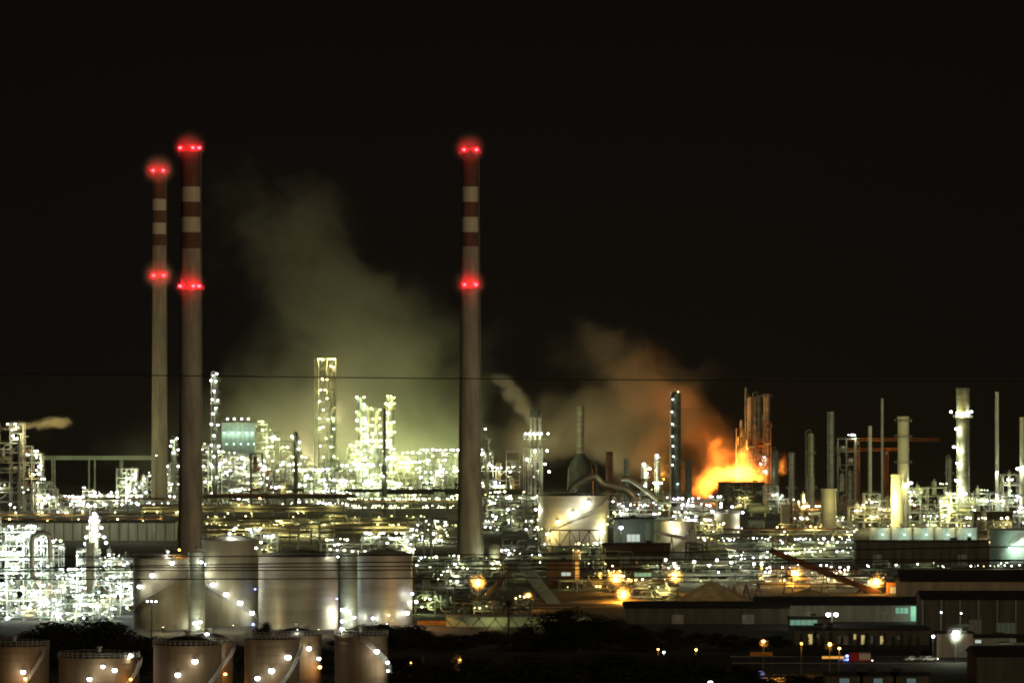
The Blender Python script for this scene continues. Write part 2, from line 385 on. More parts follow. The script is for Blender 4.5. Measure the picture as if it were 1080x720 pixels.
    for n_ in range(nl):
        if n_ % 3 == 0 or not cl:
            i = R.randrange(nb); k = R.randint(0, fl[i]); x = X(i) + bw * R.random(); z = k * fh + (R.uniform(1.8, 2.6) if k < fl[i] else 1.6); y = R.choice([-.9, -.9, -.6, dw * .5]); cl = [x, z, y]
        else:
            x = max(-Wd / 2 - .5, min(Wd / 2 + .5, cl[0] + R.choice([-1, 1]) * R.uniform(1, 3.4))); z = max(1, cl[1] + R.choice([0, 0, 0, -fh * .5, fh * .3]) + R.uniform(-.4, .4)); y = cl[2]
            i = min(nb - 1, max(0, int((x + Wd / 2) / bw))); z = min(z, fl[i] * fh + 1.8)
        kk = kind if (mix is None or R.random() > mix) else R.choice(kinds2)
        if R.random() < .2: kk = 'dim'
        t.lamp(x, y, z, kk, lr * (.45 + 1.0 * R.random() ** 1.6), power * .95 if n_ % every == 0 else 0, off=(0, -1.8, -.6))
    return t

def rack(name, label, x0, x1, ybeam, D, n=7, seed=0, trestle=9, kind='white', nl=0, m=None, rr=(.18, .45), group=None, power=600, lr=.45, thick=4, depth=7, mats=None, every=3):
    R = random.Random(seed); t = Thing(name, label, 'pipe rack', (x0 + x1) / 2, D, group); Wd = (x1 - x0) * t.s; z = t.Z(ybeam)
    b = MB(); k = max(2, round(Wd / trestle)); mats = mats or [steel, clad_gr, clad, steel_dk, rust]
    for i in range(k + 1):
        x = -Wd / 2 + Wd * i / k
        for y in (0, depth): b.box(x, y, (z + 1) / 2, .4, .4, z + 1)
        for zz in (z, z - thick * .5): b.rod((x, 0, zz), (x, depth, zz), .25)
    for y in (0, depth): b.rod((-Wd / 2, y, z + .2), (Wd / 2, y, z + .2), .15)
    t.part('trestles', b, m or steel_dk)
    for i in range(n):
        q = MB(); r = R.uniform(*rr); tier = R.choice([0, 0, 1]); y = R.uniform(.4, depth - .4); zz = z + .35 + r - tier * thick * .5
        a = -Wd / 2 - R.uniform(0, 2); c = Wd / 2 + R.uniform(0, 2)
        if R.random() < .35: a += Wd * R.uniform(0, .35)
        if R.random() < .35: c -= Wd * R.uniform(0, .35)
        pts = [(a, y, zz)]
        if R.random() < .5:
            xm = a + (c - a) * R.uniform(.3, .7); h = R.uniform(1.5, 4)
            pts += [(xm - 3, y, zz), (xm - 2.6, y, zz + h), (xm + 2.6, y, zz + h), (xm + 3, y, zz)]
        pts.append((c, y, zz)); q.tube(pts, r, 7); t.part('pipe', q, R.choice(mats), smooth=True)
    for i in range(nl):
        t.lamp(R.uniform(-Wd / 2, Wd / 2), R.choice([-.5, depth * .5]), z + R.choice([-2.4, -1.5, 1.8, 2.2]), kind, lr * R.uniform(.5, 1.3), power * .9 if i % every == 0 else 0)
    return t

def tank(name, label, x0, x1, ytop, D, m, roof='dome', rise=.16, stair=None, lamps=(), kind='white', power=900, lr=.45, group=None, rings=9, rail=True, topm=None):
    t = Thing(name, label, 'storage tank', (x0 + x1) / 2, D, group); r = (x1 - x0) * t.s / 2; Ht = t.Z(ytop)
    b = MB(); b.lathe([(r, 0), (r, Ht)], n=64); 
    for i in range(1, rings): b.lathe([(r + .01, Ht * i / rings), (r + .07, Ht * i / rings + .01), (r + .07, Ht * i / rings + .12), (r + .01, Ht * i / rings + .13)], n=64)
    b.lathe([(r, Ht - .35), (r + .22, Ht - .35), (r + .22, Ht), (r, Ht)], n=64)
    t.part('shell', b, m, smooth=True)
    q = MB(); n = 10; q.lathe([(max(.05, r * (1 - i / n)), Ht + .02 + rise * r * (1 - (1 - i / n) ** 2 if roof == 'dome' else i / n)) for i in range(n + 1)], n=64)
    rf = t.part('roof', q, topm or roofm, smooth=True)
    v = MB(); v.lathe([(.5, Ht + rise * r - .3), (.5, Ht + rise * r + .9), (.8, Ht + rise * r + .9), (.8, Ht + rise * r + 1.2), (.1, Ht + rise * r + 1.4)], n=12)
    t.part('vent', v, steel, parent=rf)
    if rail:
        g = MB(); nn = 40
        for k in range(nn):
            a0, a1 = 2 * pi * k / nn, 2 * pi * (k + 1) / nn; R_ = r + .1
            for zz in (.55, 1.1): g.rod((R_ * cos(a0), R_ * sin(a0), Ht + zz), (R_ * cos(a1), R_ * sin(a1), Ht + zz), .04)
            g.rod((R_ * cos(a0), R_ * sin(a0), Ht), (R_ * cos(a0), R_ * sin(a0), Ht + 1.1), .05)
        t.part('rail', g, rail_m)
    if stair:
        a0, z0, a1, z1 = stair; g = MB(); nn = 46; P = []
        for k in range(nn + 1):
            a = radians(a0 + (a1 - a0) * k / nn); z = Ht * (z0 + (z1 - z0) * k / nn); P.append((a, z))
        for (a, z), (a2, z2) in zip(P, P[1:]):
            for R_, zz, w in ((r + .12, -.1, .12), (r + 1.0, -.1, .14), (r + 1.0, 1.0, .05), (r + 1.0, .5, .04)):
                g.rod((R_ * sin(a), -R_ * cos(a), z + zz), (R_ * sin(a2), -R_ * cos(a2), z2 + zz), w)
            g.box((r + .55) * sin(a), -(r + .55) * cos(a), z, .32, .9, .06, a); g.rod(((r + 1) * sin(a), -(r + 1) * cos(a), z), ((r + 1) * sin(a), -(r + 1) * cos(a), z + 1), .04)
        t.part('stairway', g, steel)
    nz = MB(); nz.rod((r * .3, -r * .95, 1.2), (r * .3, -r * .95 - 1.6, 1.2), .35, 10); nz.lathe([(.6, 0), (.6, .15)], (r * .3, -r * .95 - 1.7, 1.2), 12, 'y'); t.part('nozzle', nz, steel, smooth=True)
    for l in lamps:
        dx = t.X(l[0]); kk = l[2] if len(l) > 2 else kind; rr = r + 1.15; yy = -math.sqrt(max(.1, rr * rr - dx * dx)) if abs(dx) < rr else -.5
        if t.Z(l[1]) > Ht: yy = -r * .4
        if kk == 'white': kk = 'pure'
        t.lamp(dx, yy, t.Z(l[1]), kk, l[3] if len(l) > 3 else lr, power if kk != 'blue' else 60, off=(0, -2.6, .2))
    return t

def building(name, label, x0, x1, ytop, D, depth, wall, roofmat=None, cat='building', gable=0, wins=(), ribs=0, door=None, group=None, eave=.5, slant=0, parapet=.4, ribm=None):
    t = Thing(name, label, cat, (x0 + x1) / 2, D, group); Wd = (x1 - x0) * t.s; Ht = t.Z(ytop)
    b = MB(); b.box(0, depth / 2, Ht / 2, Wd, depth, Ht)
    t.part('walls', b, wall)
    q = MB(); e = eave
    if gable:
        q.add([(-Wd / 2 - e, -e, Ht + .01), (Wd / 2 + e, -e, Ht + .01), (Wd / 2 + e, depth / 2, Ht + gable), (-Wd / 2 - e, depth / 2, Ht + gable), (-Wd / 2 - e, depth + e, Ht + .01), (Wd / 2 + e, depth + e, Ht + .01)], [(0, 1, 2, 3), (3, 2, 5, 4), (0, 3, 4), (1, 5, 2), (0, 4, 5, 1)])
    else:
        q.box(0, depth / 2, Ht + .15, Wd + 2 * e, depth + 2 * e, .3)
        R = random.Random(int(x0 * 7 + ytop))
        for k in range(max(1, int(Wd / 18))):
            q.box(R.uniform(-.42, .42) * Wd, depth * R.uniform(.25, .8), Ht + .6 + .3, R.uniform(1, 3), R.uniform(1, 3), R.uniform(.6, 1.2))
    t.part('roof', q, roofmat or roof_dk)
    if ribs:
        g = MB()
        for k in range(ribs + 1): g.box(-Wd / 2 + Wd * k / ribs, -.16, Ht / 2, .35, .3, Ht - .1)
        t.part('pilasters', g, ribm or wall)
    if cat in ('warehouse', 'hall', 'shed', 'building', 'gatehouse'):
        R = random.Random(int(x0 + ytop)); nd_ = max(1, int(Wd / 22))
        for k in range(nd_):
            d = MB(); xc = -Wd / 2 + Wd * (k + R.uniform(.3, .7)) / nd_; dh = min(Ht * .6, 4.2); d.box(xc, -.06, dh / 2, 3.6, .1, dh)
            for zz in range(1, 6): d.box(xc, -.13, dh * zz / 6, 3.5, .05, .08)
            t.part('door', d, steel)
    for w in wins:      # px0, px1, py0, py1, material
        g = MB(); xa, xb, za, zb = t.X(w[0]), t.X(w[1]), t.Z(w[3]), t.Z(w[2]); za = max(.1, za); ww, hh = xb - xa, zb - za
        g.k = 1; g.box((xa + xb) / 2, -.04, (za + zb) / 2, ww, .06, hh)
        g.k = 0
        for zz in (za, zb): g.box((xa + xb) / 2, -.1, zz, ww + .2, .16, .14)
        nm = max(1, round(ww / 1.6))
        for k in range(nm + 1): g.box(xa + ww * k / nm, -.1, (za + zb) / 2, .12, .14, hh)
        t.part('window', g, [steel_dk, w[4]])
    return t

def post_lamp(label, px, py, D, kind='sodium', r=.5, power=3000, name='street_lamp', arm=1.6, group=None, z=0, heads=1, m=None):
    t = Thing(name, label, 'lamp post', px, D, group, z=z); h = max(2.5, t.Z(py)); b = MB()
    b.rod((0, 0, 0), (0, 0, h + .3), .14, 8, .08); b.tube([(0, 0, h), (0, -.1, h + .4), (0, -arm * .5, h + .6), (0, -arm, h + .5)], .07)
    t.part('pole', b, m or steel_dk)
    if kind == 'sodium' and r > .4: mist(t.o, (0, -arm - .9, h - .4), 7 * r * t.s / .3 * .8, .2)
    if kind == 'white' and r > .9: mist(t.o, (0, -arm - .9, h - .4), 4.5, .05)
    for k in range(heads): t.lamp((k - (heads - 1) / 2) * r * 3, -arm, h, kind, r, power if k == 0 else 0, off=(0, -.9, -.1))
    return t
HAZE = 0.00001
win_te = emis('lit_pale_green_window', (.45, .95, .68), .22); win_ye = emis('lit_yellow_window', (1.0, .8, .3), .45)
win_wh = emis('lit_white_window', (.8, .95, .85), .5); win_or = emis('lit_orange_window', (1.0, .45, .08), .8); win_dim = emis('dim_green_window', (.35, .5, .35), .035)
win_bl = emis('dim_blue_window', (.35, .6, .62), .14)
# ---------------------------------------------------------------- chimneys
chimney('tallest banded chimney, standing in the left pair and nearer than its thinner twin', 201, 2150, 153, 20, 27,
        [(153, 180, 2), (180, 197, 2), (197, 213, 1), (213, 229, 2), (229, 245, 1), (245, 262, 2)], [(157, (190.5, 204, 210.5)), (302.5, (190.5, 204.5, 210.5))])
chimney('thinner and more distant banded chimney, partly veiled just beside the tallest one', 168, 3100, 182, 14, 17,
        [(182, 197, 2), (197, 210, 2), (210, 222, 1), (222, 235, 2), (235, 247, 1), (247, 259, 2)], [(180.5, (162, 172.5)), (291, (162.5, 173))])
chimney('lone banded chimney standing by itself in front of the greenish steam', 495.5, 2160, 157, 17, 28,
        [(157, 181, 2), (181, 197, 2), (197, 213, 1), (213, 229, 2), (229, 245, 1), (245, 260, 2)], [(159, (489.5, 502.5)), (301, (490, 502))])

# ---------------------------------------------------------------- far left area
unit('process_unit', 'tall lamp-studded process block at the edge, beside the start of the high gallery', 'process unit', -30, 24, 446, 3080, 9, 11, 'white', 46, prof=[.9, 1, .95, 1], mix=.3, kinds2=['teal', 'green'], vess=10, pipes=14, lr=.6)
unit('process_unit', 'narrow block with orange light coloured into its panels where the high gallery begins', 'process unit', 24, 43, 470, 3090, 8, 12, 'white', 24, depth=10, mix=.2, kinds2=['warm'], vm=rust, vess=8, lr=.6)  # orange light on the panels is put into the rust-coloured vessels
column('stack', 'slim olive stack beside the block with orange light coloured into its panels', 20.5, 458, 3.4, 3060, clad, 'stack', top='open', pipe=False, lamps=[(8, 447), (16, 447)], power=300, lr=.6)
unit('process_unit', 'low stepped block of pipes under the near end of the high gallery', 'process unit', 40, 76, 508, 3000, 5, 13, 'white', 26, prof=[1, .8, .6, .45], vess=7, mix=.2, kinds2=['yellow'], lr=.55)
def gallery():
    t = Thing('conveyor_gallery', 'long pale level conveyor gallery high on slim supports by the thin chimney', 'conveyor gallery', 102, 3300); s = t.s
    z = t.Z(482.5); L = 121 * s; b = MB(); b.box(0, 0, z, L, 3, 2.4); t.part('walkway', b, wall_te)
    r = MB()
    for k in range(49): r.box(-L / 2 + L * k / 48, -1.6, z, .35, .25, 2.6)
    t.part('ribs', r, steel)
    for px in (55, 57.5, 94, 100, 127, 129):
        q = MB(); q.box(t.X(px), 0, (z - 1.2) / 2, .9 if px != 97 else 1.4, .9, z - 1.2); q.rod((t.X(px), -2, 0), (t.X(px), 0, z - 1), .3); t.part('support', q, clad_gr)
    new_light('green', 9000, (-L * .2, -30, z - 22), t.o); new_light('green', 6000, (L * .3, -30, z - 16), t.o)
gallery()
unit('process_unit', 'pale roofed block with glowing top row behind the low pipe maze', 'process unit', 123, 143, 494, 3250, 4, 14, 'white', 14, vess=5, vm=steel_wh, m=steel_wh, power=2500, every=2)
unit('process_unit', 'low lamp-covered pipe maze in front of the thin chimney', 'process unit', 75, 124, 512, 3120, 5, 15, 'white', 56, prof=[.6, 1, .9, .75], vess=9, pipes=14, mix=.15, kinds2=['yellow'], lr=.6)
unit('process_unit', 'stepped lamp-covered block against the foot of the tallest chimney', 'process unit', 143, 190, 488, 3180, 7, 16, 'white', 50, prof=[.55, .7, .8, 1], vess=9, pipes=14, mix=.2, kinds2=['green'], lr=.6)
column('distillation_column', 'slender column with a lamp cluster tucked behind the tallest chimney', 184, 462, 4, 3160, clad_gr, plats=(470, 480), lamps=[(181, 465), (187, 462), (180, 470), (188, 474), (183, 477)], lr=.6)
rack('pipe_rack', 'pipe rack crowded with lamps between the far left block and the pale roofed block', 60, 190, 527, 3010, 8, 21, nl=32, lr=.5)
# ---------------------------------------------------------------- left centre area
column('distillation_column', 'tall dark slender column strung with white lamps from top to foot', 227, 394, 6, 3280, steel_dk, plats=(402, 414, 426, 437, 449, 463, 480),
       lamps=[(x, y, 'white') for x, y in ((225, 396), (229, 394), (222.5, 401), (228, 402), (226, 412), (224, 421), (230, 422), (228, 430), (225, 436), (223, 447), (230, 448), (226, 459), (223, 469), (231, 470), (226, 481), (224, 492), (229, 503))], power=600, lr=.62)
unit('process_unit', 'block of white-lit floors wedged right beside the tallest chimney', 'process unit', 205, 234, 462, 3300, 8, 31, 'white', 44, prof=[.9, 1, .8], mix=.15, kinds2=['green'], lr=.62)
t = building('furnace_house', 'teal-green walled furnace house rising over rows of white lamps', 234, 268, 446, 3400, 18, wall_te, steel, cat='furnace house', ribs=7, ribm=clad_gr, parapet=1)
for i, px in enumerate((240, 247, 255, 262)): t.lp(px, 441.5, -.5, 'white', .6, 500)
for px in (237, 245, 252, 260, 266): t.lp(px, 456, -1.2, 'teal', .4, 500); t.lp(px + 2, 468, -1.2, 'teal', .4, 0)
new_light('teal', 5000, (0, -22, 40), t.o)
unit('process_unit', 'broad block of bright floors below the teal-green furnace house', 'process unit', 234, 290, 480, 3290, 6, 32, 'white', 95, depth=14, mix=.2, kinds2=['yellow', 'green'], vess=12, pipes=20, lr=.58)
unit('process_unit', 'stepped block with cream casing sloping down beyond the furnace house', 'process unit', 268, 322, 447, 3480, 8, 33, 'green', 72, prof=[1, .95, .9, .75, .5], mix=.45, kinds2=['white', 'yellow'], vess=12, lr=.6, power=2200)
unit('process_unit', 'dark framed structure with orange-tinted pipes in front of the broad bright block', 'process unit', 264, 300, 478, 3120, 6, 34, 'white', 24, m=steel_dk, vm=rust, mix=.3, kinds2=['warm'], vess=6, prof=[1, .95, .6, .5])
unit('process_unit', 'low dark block with canopies just before the twin-lamp tower', 'process unit', 300, 342, 492, 3200, 5, 35, 'white', 46, m=clad_gr, mix=.4, kinds2=['green', 'yellow'], vess=7, lr=.6)
column('reactor_column', 'short dark column with a bent pipe between two bright stepped blocks', 312, 455, 4, 3150, steel_dk, plats=(462, 474), lamps=[(308, 460), (315, 473), (316, 466)], lr=.6)
t = unit('process_unit', 'tall open lattice tower with paired yellowish lamps up its height', 'lattice tower', 336, 354, 378, 3450, 13, 36, 'green', 0, depth=9, vess=5, pipes=6, bay=5, vm=clad)
for x, y in ((336, 378.5), (339, 378.5), (341, 379), (347, 378.5), (350, 378.5), (353, 378.5), (349, 386), (352, 387), (340, 399), (345, 400), (338, 411), (343, 411), (337, 423), (345, 420), (341, 432), (337, 441), (346, 442), (351, 441), (338, 451), (341, 450), (352, 452), (344, 462), (338, 470), (349, 471), (341, 482), (352, 481)):
    t.lp(x, y, -1, 'yellow' if y < 415 else 'green', .62, 1400 if y % 2 else 0)
column('distillation_column', 'tallest greenish column hugging the open lattice tower', 351, 384, 5, 3460, clad_gr, lamps=[(350, 405, 'yellow'), (353, 430, 'yellow'), (350, 460, 'green')], lr=.55)
rs = random.Random(5)
for px, yt, w, lab in ((380, 418, 5, 'first green-lit column of the cluster right of the lattice tower, with lamps at its head'), (388, 430, 4, 'shorter thin column second in the green-lit cluster'), (397, 432, 5, 'middle column of the green-lit cluster, just behind the dark flare mast'), (412, 418, 7, 'wide lamp-ringed column topped by a row of four lamps beside the flare mast')):
    ls = []; y = yt
    while y < 518:
        for dx in ((-w * .8, w * .8) if w < 7 else (-6, -3, 0, 4)):
            if rs.random() < .8: ls.append((px + dx + rs.uniform(-.6, .6), y + rs.uniform(-1, 1), rs.choice(['green', 'yellow', 'white']) if y < 470 else rs.choice(['green', 'white'])))
        y += rs.uniform(7, 10)
    column('distillation_column', lab, px, yt, w, 3430, clad_gr, plats=(yt + 1, yt + 14, yt + 27, yt + 41, yt + 56), lamps=ls, lr=.6, power=900)
column('flare_mast', 'thin black mast rising from a bent-pipe base amid green-lit columns', 405.5, 431, 2.6, 3010, steel_dk, 'flare mast', plats=(486,), top='open', pipe=False, lamps=[(404, 502), (408, 484)], wl=5)
unit('process_unit', 'dense green-lit block at the foot of the column cluster', 'process unit', 355, 400, 462, 3400, 6, 37, 'green', 90, mix=.5, kinds2=['white', 'white', 'yellow'], vess=12, power=2400, prof=[.6, .8, 1, .9], lr=.62)
unit('process_unit', 'dense lit block right of the flare mast and below the wide ringed column', 'process unit', 400, 442, 458, 3420, 6, 38, 'green', 80, mix=.5, kinds2=['white', 'white', 'yellow'], vess=12, power=2400, prof=[.95, 1, .8, .7], lr=.62)
unit('process_unit', 'long flat-topped block with rows of evenly set lamps left of the lone chimney', 'process unit', 444, 488, 477, 3380, 4, 39, 'green', 62, mix=.5, kinds2=['white'], vess=8, power=2200, prof=[1], lr=.62)
unit('process_unit', 'lamp-rowed block just right of the lone chimney', 'process unit', 506, 548, 476, 3360, 5, 40, 'green', 50, mix=.6, kinds2=['white'], vess=8, power=1800, prof=[1, .9, .95], lr=.62)
unit('process_unit', 'low white-lit block around two T-shaped posts before the lattice tower', 'process unit', 326, 372, 486, 3180, 4, 46, 'white', 60, mix=.3, kinds2=['green'], vess=6, lr=.65, prof=[.8, 1, .9, .5])
column('distillation_column', 'grey column with a round hooded top close beside the lone chimney', 513.5, 462, 4.5, 2980, clad, plats=(464, 476), lamps=[(512, 452), (508, 479), (517, 490)], lr=.55)
rack('pipe_bridge', 'dark elevated pipe bridge crossing before the bright blocks from the tallest chimney', 212, 372, 523.5, 3060, 10, 41, rr=(.35, .8), thick=3, m=steel_dk, mats=[steel_dk, clad, rust])
rack('pipe_bridge', 'dark elevated pipe bridge continuing past the lone chimney', 366, 560, 519, 3080, 9, 42, rr=(.35, .8), thick=3, m=steel_dk, mats=[steel_dk, clad])
rack('pipe_rack', 'rack full of small warm lamps right under the dark elevated pipe bridge', 362, 488, 530, 2960, 12, 43, nl=100, kind='green', lr=.42, thick=7, power=500, every=5)
rack('pipe_rack', 'yellowish pipe rack sweeping from the tallest chimney above the round tanks', 150, 362, 536, 2850, 14, 44, nl=24, kind='yellow', lr=.35, rr=(.3, .8), power=1300, every=1, mats=[clad, tank_m, steel])
rack('pipe_rack', 'lower pipe rack with few lamps behind the domed tank tops', 216, 470, 549, 2700, 14, 45, nl=22, kind='yellow', lr=.35, rr=(.3, .7), power=1300, every=1, mats=[clad, tank_m, steel_dk])
rack('pipe_rack', 'dim pipe rack behind the long pale wall and above it', -20, 190, 544, 2800, 10, 47, nl=16, kind='yellow', lr=.45, power=1200, every=1)
b_ = building('long_building', 'long pale grey panelled building behind the brilliant near plant', -30, 184, 551, 2560, 20, wall_gy, roof_dk, cat='building', ribs=22, ribm=wall_dk)
for px in (30, 90, 150): new_light('white', 6000, (b_.X(px), -22, 16), b_.o)
# ---------------------------------------------------------------- brilliant near-left plant
unit('process_unit', 'brilliantly lit white plant with a curved duct at the left edge', 'process unit', -12, 62, 560, 1800, 6, 51, 'cool', 138, depth=20, vess=16, pipes=30, mix=.25, kinds2=['lilac', 'teal'], lr=.42, power=1200, every=3, m=steel_wh, bay=5.5)
unit('process_unit', 'brilliantly lit white plant with a peaked tower of lamps right of the curved duct', 'process unit', 62, 120, 568, 1830, 6, 52, 'cool', 138, depth=20, vess=14, pipes=26, mix=.25, kinds2=['lilac', 'teal'], lr=.42, power=1200, every=3, m=steel_wh, bay=5.5, prof=[.75, 1, .95, .8])
unit('process_unit', 'lower white-lit pipework squeezed against the first round tank', 'process unit', 112, 142, 590, 1790, 5, 53, 'cool', 60, depth=14, vess=8, pipes=16, mix=.3, kinds2=['warm', 'lilac'], lr=.38, power=600, m=steel_wh, bay=5)
unit('process_unit', 'front row of white pipework low behind the dark trees at far left', 'process unit', -10, 60, 610, 1755, 4, 54, 'cool', 84, depth=10, vess=12, pipes=18, mix=.35, kinds2=['warm', 'teal'], lr=.38, power=600, m=steel_wh, bay=5.5)
unit('process_unit', 'front row of white pipework behind the bushiest dark trees', 'process unit', 62, 116, 616, 1750, 4, 55, 'cool', 70, depth=10, vess=10, pipes=16, mix=.35, kinds2=['warm', 'teal'], lr=.38, power=600, m=steel_wh, bay=5.5)
column('peaked_tower', 'peaked stepped tower crowned with clustered lamps over the white plant', 100, 540, 7, 1850, steel_wh, 'tower', plats=(548, 556, 566), lamps=[(98, 545), (102, 544), (96, 549), (104, 549), (100, 541), (93, 556), (107, 556), (97, 562), (104, 563), (91, 566), (110, 566), (112, 572), (90, 573)], power=500, lr=.55)
column('drum_tower', 'pale upright cylinder framed by lamps in the middle of the white plant', 95, 572, 9, 1780, tank_w, 'vessel', plats=(590,), top='open', power=300)
def duct():
    t = Thing('curved_duct', 'silvery curved duct looping over the white plant', 'duct', 45, 1790); q = MB()
    P = [(-12, 600), (-12, 572), (-11, 566), (-6, 562), (2, 562), (6, 565), (7, 572), (7, 592)]
    q.tube([(x * t.s, 2, t.Z(y)) for x, y in P], .9, 12); t.part('pipe', q, alu, smooth=True)
    b = MB(); 
    for x in (-12, 7): b.box(x * t.s, 2, t.Z(600) / 2, .6, .6, t.Z(598))
    t.part('support', b, steel_wh)
duct()
# ---------------------------------------------------------------- round tanks, middle row
Y = 1740
tank('storage_tank', 'stained tank with a bright lower edge, first of the middle row beside the white plant', 140, 212, 588, 1700, tank_m, rise=.14, stair=(80, 1.0, -75, .22),
     lamps=[(149, 617, 'white', .7), (163, 605, 'white', .75), (184, 592, 'white', .7), (147, 664, 'white', .5), (208, 656, 'white', .5), (190, 579, 'sodium', .35), (178, 581, 'white', .35), (212, 590, 'white', .5)], power=600)
tank('standpipe_tank', 'narrow grey-green upright tank squeezed between the first two round tanks', 199, 216, 582, 1682, clad_gr, rise=.1, lamps=[(206, 656, 'white', .55), (212, 655, 'white', .5), (213, 592, 'white', .5)], power=900, rings=5)
tank('storage_tank', 'taller tank with a lamp-lined stairway descending across its face', 213.5, 272, 569, 1722, tank_m, rise=.17, stair=(-85, .62, 70, .06),
     lamps=[(214, 604, 'white', .75), (226, 615, 'white', .8), (240, 625, 'white', .8), (255, 634, 'white', .8), (267, 645, 'white', .75), (243, 562, 'white', .4), (247, 558, 'white', .4), (249, 556, 'white', .4), (268, 657, 'blue', .4), (217, 594, 'white', .5), (270, 620, 'blue', .3)], power=600)
tank('storage_tank', 'broad silvery tank with rippled reflections and a low dome', 272.5, 357, 586, 1700, tank_m2, rise=.16, stair=None,
     lamps=[(271, 577, 'white', .45), (276, 571, 'white', .4), (356, 630, 'blue', .3), (357, 586, 'white', .3)], power=500)
tank('standpipe_tank', 'narrow pale upright tank between the two silvery domed tanks', 358, 377, 583, 1700, clad_gr, rise=.1, lamps=[(362, 642, 'white', .7), (368, 643, 'white', .6), (361, 654, 'white', .5), (374, 650, 'lilac', .5), (362, 664, 'white', .5)], power=700, rings=5)
tank('storage_tank', 'silvery domed tank at the right end of the middle row', 376, 435, 584, 1730, tank_m2, rise=.17, stair=None,
     lamps=[(435, 625, 'lilac', .5), (439, 634, 'white', .55), (430, 645, 'white', .7), (394, 650, 'lilac', .5), (375, 649, 'lilac', .45), (411, 647, 'warm', .3)], power=500)
T = Thing('floodlight_mast', 'slim mast of floodlights between the middle tanks and the front tanks', 'floodlight mast', 160, 1600)
q = MB(); q.rod((0, 0, 0), (0, 0, 12), .2, 8); q.box(0, 0, 11.9, 3.2, .2, .2); T.part('pole', q, steel)
for dx in (-1.2, 0, 1.2): T.lamp(dx, 0, 12.2, 'white', .3, 0)
# front-side floodlights that wash the tank row (low fixtures standing on the ground)
def flood(label, px, D, kind, power, h=1.5, r=.3):
    t = Thing('floodlight', label, 'floodlight', px, D, 'low floodlights on the ground'); q = MB(); q.rod((0, 0, 0), (0, 0, h), .12, 6); q.box(0, .1, h, .9, .3, .6); t.part('stand', q, steel_dk)
    t.lamp(0, .4, h + .2, kind, r, power, off=(0, .4, 1.2)); return t
flood('low floodlight on the ground before the first stained tank', 172, 1668, 'warm', 2200)
flood('low floodlight at the foot of the tank with the lamp-lined stairway', 246, 1680, 'warm', 2200)
flood('low floodlight at the foot of the broad silvery tank', 296, 1655, 'white', 1800)
flood('second low floodlight by the broad silvery tank, towards the narrow pale tank', 336, 1655, 'warm', 1500)
flood('low floodlight before the domed tank at the row end', 408, 1690, 'white', 1800)
# ---------------------------------------------------------------- front tanks
FT = 'front row of brown tanks behind the trees'
tank('storage_tank', 'brown front-row tank cut by the left picture edge', -22, 52, 680, 1300, tank_b, roof='cone', rise=.12, group=FT, stair=(-5, .05, 55, .9), lamps=[(28, 706, 'white', .62), (30, 713, 'sodium', .35)], power=420, topm=roof_dk)
tank('storage_tank', 'brown front-row tank with four lamps climbing its right side', 62, 147, 692, 1300, tank_b, roof='cone', rise=.12, group=FT, stair=(-10, -.2, 80, .95), lamps=[(98, 713, 'white', .6), (112, 700, 'white', .5), (124, 704, 'white', .6), (139, 690, 'white', .55), (140, 714, 'sodium', .3)], power=420, topm=roof_dk)
tank('storage_tank', 'brown front-row tank under a dark dome with lamps rising rightwards', 162, 234, 679, 1290, tank_b, roof='dome', rise=.24, group=FT, stair=(-10, .0, 80, .8), lamps=[(190, 709, 'white', .7), (208, 695, 'white', .75)], power=420, topm=roof_dk)
tank('storage_tank', 'darker front tank with the highest black dome, half hidden by its brown neighbour', 196, 246, 676, 1325, tank_b, roof='dome', rise=.36, group=FT, lamps=[(220, 701, 'white', .4), (233, 685, 'white', .6), (239, 709, 'sodium', .35), (219, 668, 'white', .5)], power=500, stair=(-20, .2, 70, .9), topm=roof_dk)
tank('storage_tank', 'brown front-row tank with three bright lamps climbing to the right', 258, 316, 673, 1290, tank_b, roof='cone', rise=.08, group=FT, stair=(-20, .0, 75, .9), lamps=[(273, 713, 'white', .62), (288, 705, 'white', .75), (305, 691, 'white', .75)], power=420, topm=roof_dk)
tank('storage_tank', 'front tank with a black dome standing just behind the one with three bright lamps', 286, 339, 669, 1330, tank_b, roof='dome', rise=.28, group=FT, lamps=[(327, 682, 'white', .62), (337, 693, 'white', .5), (338, 702, 'sodium', .45), (314, 664, 'white', .45)], power=600, topm=roof_dk)
tank('storage_tank', 'last brown front-row tank before the dark wood, lamps on its right rim', 353, 409, 669, 1295, tank_b, roof='cone', rise=.1, group=FT, stair=(0, .95, 85, .5), lamps=[(398, 685, 'white', .65), (409, 697, 'white', .45), (409.5, 706, 'white', .35), (361, 662, 'white', .45)], power=420, topm=roof_dk)
for i, (px, D, lab) in enumerate(((26, 1250, 'low orange floodlight before the edge-cut front tank'), (104, 1250, 'low orange floodlight before the front tank with four lamps'), (184, 1240, 'low orange floodlight before the domed brown front tank'), (238, 1290, 'low orange floodlight before the darker half-hidden front tank'), (288, 1240, 'low orange floodlight before the front tank with three bright lamps'), (384, 1250, 'low orange floodlight before the last brown front tank'))):
    flood(lab, px, D, 'sodium', 1500)

